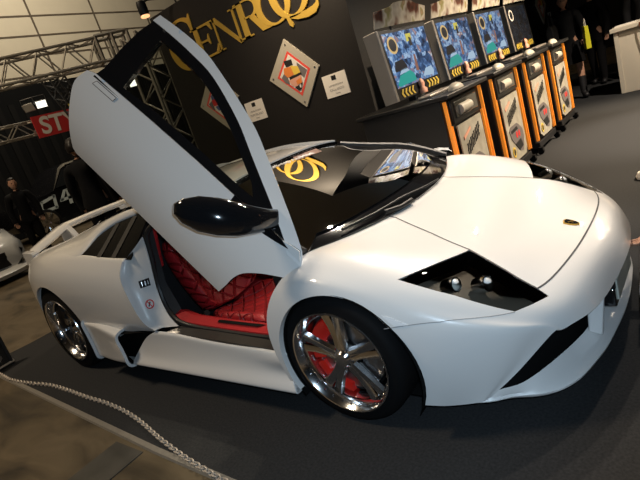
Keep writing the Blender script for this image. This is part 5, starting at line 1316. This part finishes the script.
wc.scale = (1.2, 1.1, 1.27)
# ---------------- chain along the carpet edge
cpts = [(-3.745,-1.262,.014),(-3.6,-1.272,.012),(-3.364,-1.286,.012),(-3.044,-1.263,.012),(-2.74,-1.228,.012),(-2.436,-1.226,.012),(-2.11,-1.236,.012),(-1.855,-1.237,.012),(-1.603,-1.252,.012),(-1.342,-1.289,.012),(-1.041,-1.353,.012),(-.746,-1.406,.016),(-.558,-1.43,.016),(-.418,-1.445,.016),(-.1,-1.47,.016),(.3,-1.50,.016)]
def chain(name, pts, pitch, ln, wd2, rr, m, label):
    P = smooth_poly(pts, 24, closed=False); d = np.r_[0, np.cumsum(np.linalg.norm(np.diff(P, axis=0), axis=1))]; n = int(d[-1]/pitch); mb = MB()
    for i in range(n):
        s0 = (i+.5)*pitch; c = Vector([np.interp(s0, d, P[:, k]) for k in range(3)]); c2 = Vector([np.interp(s0+.003, d, P[:, k]) for k in range(3)])
        t = (c2-c).normalized(); sd = t.cross(Vector((0, 0, 1))).normalized(); up = sd.cross(t)
        ax = (sd*.9+up*.45).normalized() if i % 2 else (up*.75-sd*.66).normalized()
        ring = [c+t*ln/2*math.cos(a)+ax*wd2/2*math.sin(a) for a in np.linspace(0, 2*PI, 10, endpoint=False)]
        mb.tube(ring, rr, 5, closed=True)
    zmin = 0
    return tag(mb.build(name, m), label, 'chain')
M['chain'] = mat('chain_metal', (.50, .44, .38), .4, metal=.2)
chain('barrier_chain', cpts, .029, .040, .022, .0040, M['chain'], 'pale link chain lying along the carpet edge at the lower left')
# ---------------- framed stand at the left edge
st = empty('display_stand', (-3.86, -1.09, 0), math.radians(-84), 'low dark framed stand at the lower left edge, beyond the chain', 'stand')
for x in (.02, .95): MB().tube([(x, 0, 0), (x, 0, .36)], .018, 8).build('post', M['blacktruss'], st)
MB().tube([(.02, 0, .36), (.95, 0, .36)], .018, 8).build('top_rail', M['blacktruss'], st)
MB().tube([(.0, 0, .022), (.97, 0, .022)], .02, 8).build('bottom_rail', M['steel'], st)
MB().box((.03, -.01, .03), (.94, .01, .35)).build('infill_panel', mat('smoked_panel', (.03, .03, .03), .15, coat=1.), st, smooth=0)
for k in range(3): MB().lathe([(0, -.02), (.03, -.02), (.045, 0), (.03, .02), (0, .02)], (.12+.2*k, .03, .12+.07*(k % 2)), axis='y', n=16).build('chrome_knob', M['chrome'], st)
# low white item on the far floor at the right edge
mb = MB(); mb.lathe([(0, .0), (.07, 0), (.075, .02), (.06, .05), (.03, .06), (.02, .10), (0, .10)], (.79, 2.36, 0), axis='z', n=28); tag(mb.build('post_base', M['paper']), 'white round post base on the carpet at the right edge', 'post')
# sign frame and chain before the nose
r = empty('sign_stand', (1.0, .12, 0), 0, 'black and chrome upright sign frame in front of the white nose', 'stand')
for y in (-.10, .26): MB().tube([(-.005, y, .0), (.045, y, .40)], .010, 8).build('leg', M['chrome'], r)
MB().box((-.0, -.09, .17), (.012, .25, .37), Matrix.Rotation(.085, 4, 'Y')).build('sign_panel', M['glossblack'], r, smooth=0)
MB().tube([(.045, -.10, .40), (.045, .26, .40)], .009, 8).build('top_rail', M['chrome'], r)

# ---------------- light
def area(loc, tgt, size, power, color, name='ceiling_lamp', spread=180):
    l = bpy.data.lights.new(name, 'AREA'); l.shape = 'DISK'; l.size = size; l.energy = power; l.color = color; l.spread = math.radians(spread)
    o = bpy.data.objects.new(name, l); COL.objects.link(o); o.location = loc; o.rotation_euler = (Vector(tgt)-Vector(loc)).to_track_quat('-Z', 'Y').to_euler(); return o
def spot(loc, tgt, power, color, ang=50, blend=.6, rad=.05, name='booth_and_fill_spot'):
    l = bpy.data.lights.new(name, 'SPOT'); l.energy = power; l.color = color; l.spot_size = math.radians(ang); l.spot_blend = blend; l.shadow_soft_size = rad
    o = bpy.data.objects.new(name, l); COL.objects.link(o); o.location = loc; o.rotation_euler = (Vector(tgt)-Vector(loc)).to_track_quat('-Z', 'Y').to_euler(); return o
WARM = (1, .80, .56); WARM2 = (1, .86, .70); COOL = (.80, .90, 1)
# booth spotlights on the wall top, thrown on to the car
for x, t, p in ((-.9, (.35, .2, .6), 165), (.1, (.4, .3, .5), 165), (1.3, (.5, .2, .5), 125), (.5, (.2, -.4, .6), 125)):
    spot((x, 1.9 if x < .3 else 1.5, 3.6), t, p, WARM2, 60, .7, .05)
spot((-3.0, 1.6, 3.6), (-2.6, -.6, .7), 70, WARM, 70, .7, .05)
# wash on the gold lettering
spot((-1.7, 1.35, 3.3), (-1.95, 2.2, 2.55), 150, WARM, 80, .9, .05)
# hall lighting high above
area((-12, 6, 11), (-17, 6, 6), 3, 430, (1, .9, .74), 'hall_lamp'); area((-6, -4, 10), (-6, -2, 0), 2, 430, WARM, 'hall_lamp')
spot((3.0, 5.2, 4.2), (0, 4.0, .2), 2300, WARM, 66, .7, .05); spot((2.6, 4.5, 5), (.7, 7.2, .3), 1000, WARM2, 40, .7, .05)  # added fill spots: brighten the game machines, far carpet and counter
# rows of small hall spots beyond the game machines, seen as points in the paint
for x, y, z in ((.3, 7.5, 3.9), (.8, 7.5, 3.9), (1.5, 8.2, 3.9), (1.9, 8.2, 3.9), (2.6, 7.0, 3.6), (3.0, 7.0, 3.6), (-.6, 6.5, 4.3), (2.2, 9.5, 3.4), (3.4, 9.0, 3.4)): spot((x, y, z), (.2, .2, .5), 36, WARM2, 40, .5, .02)
spot((2.6, 5.0, 4.6), (.9, 4.3, 0), 1300, WARM2, 34, .8, .05)  # one more added fill, only to lift the carpet before the machines
# the camera's own flash
pf = Vector((CX, CY, CZ))+Vector(UU)*.07+Vector(RR)*.03-fw*.02
spot(pf, pf+Vector(fw), 70, (.62, .82, 1), 80, .5, .02, 'camera_flash')
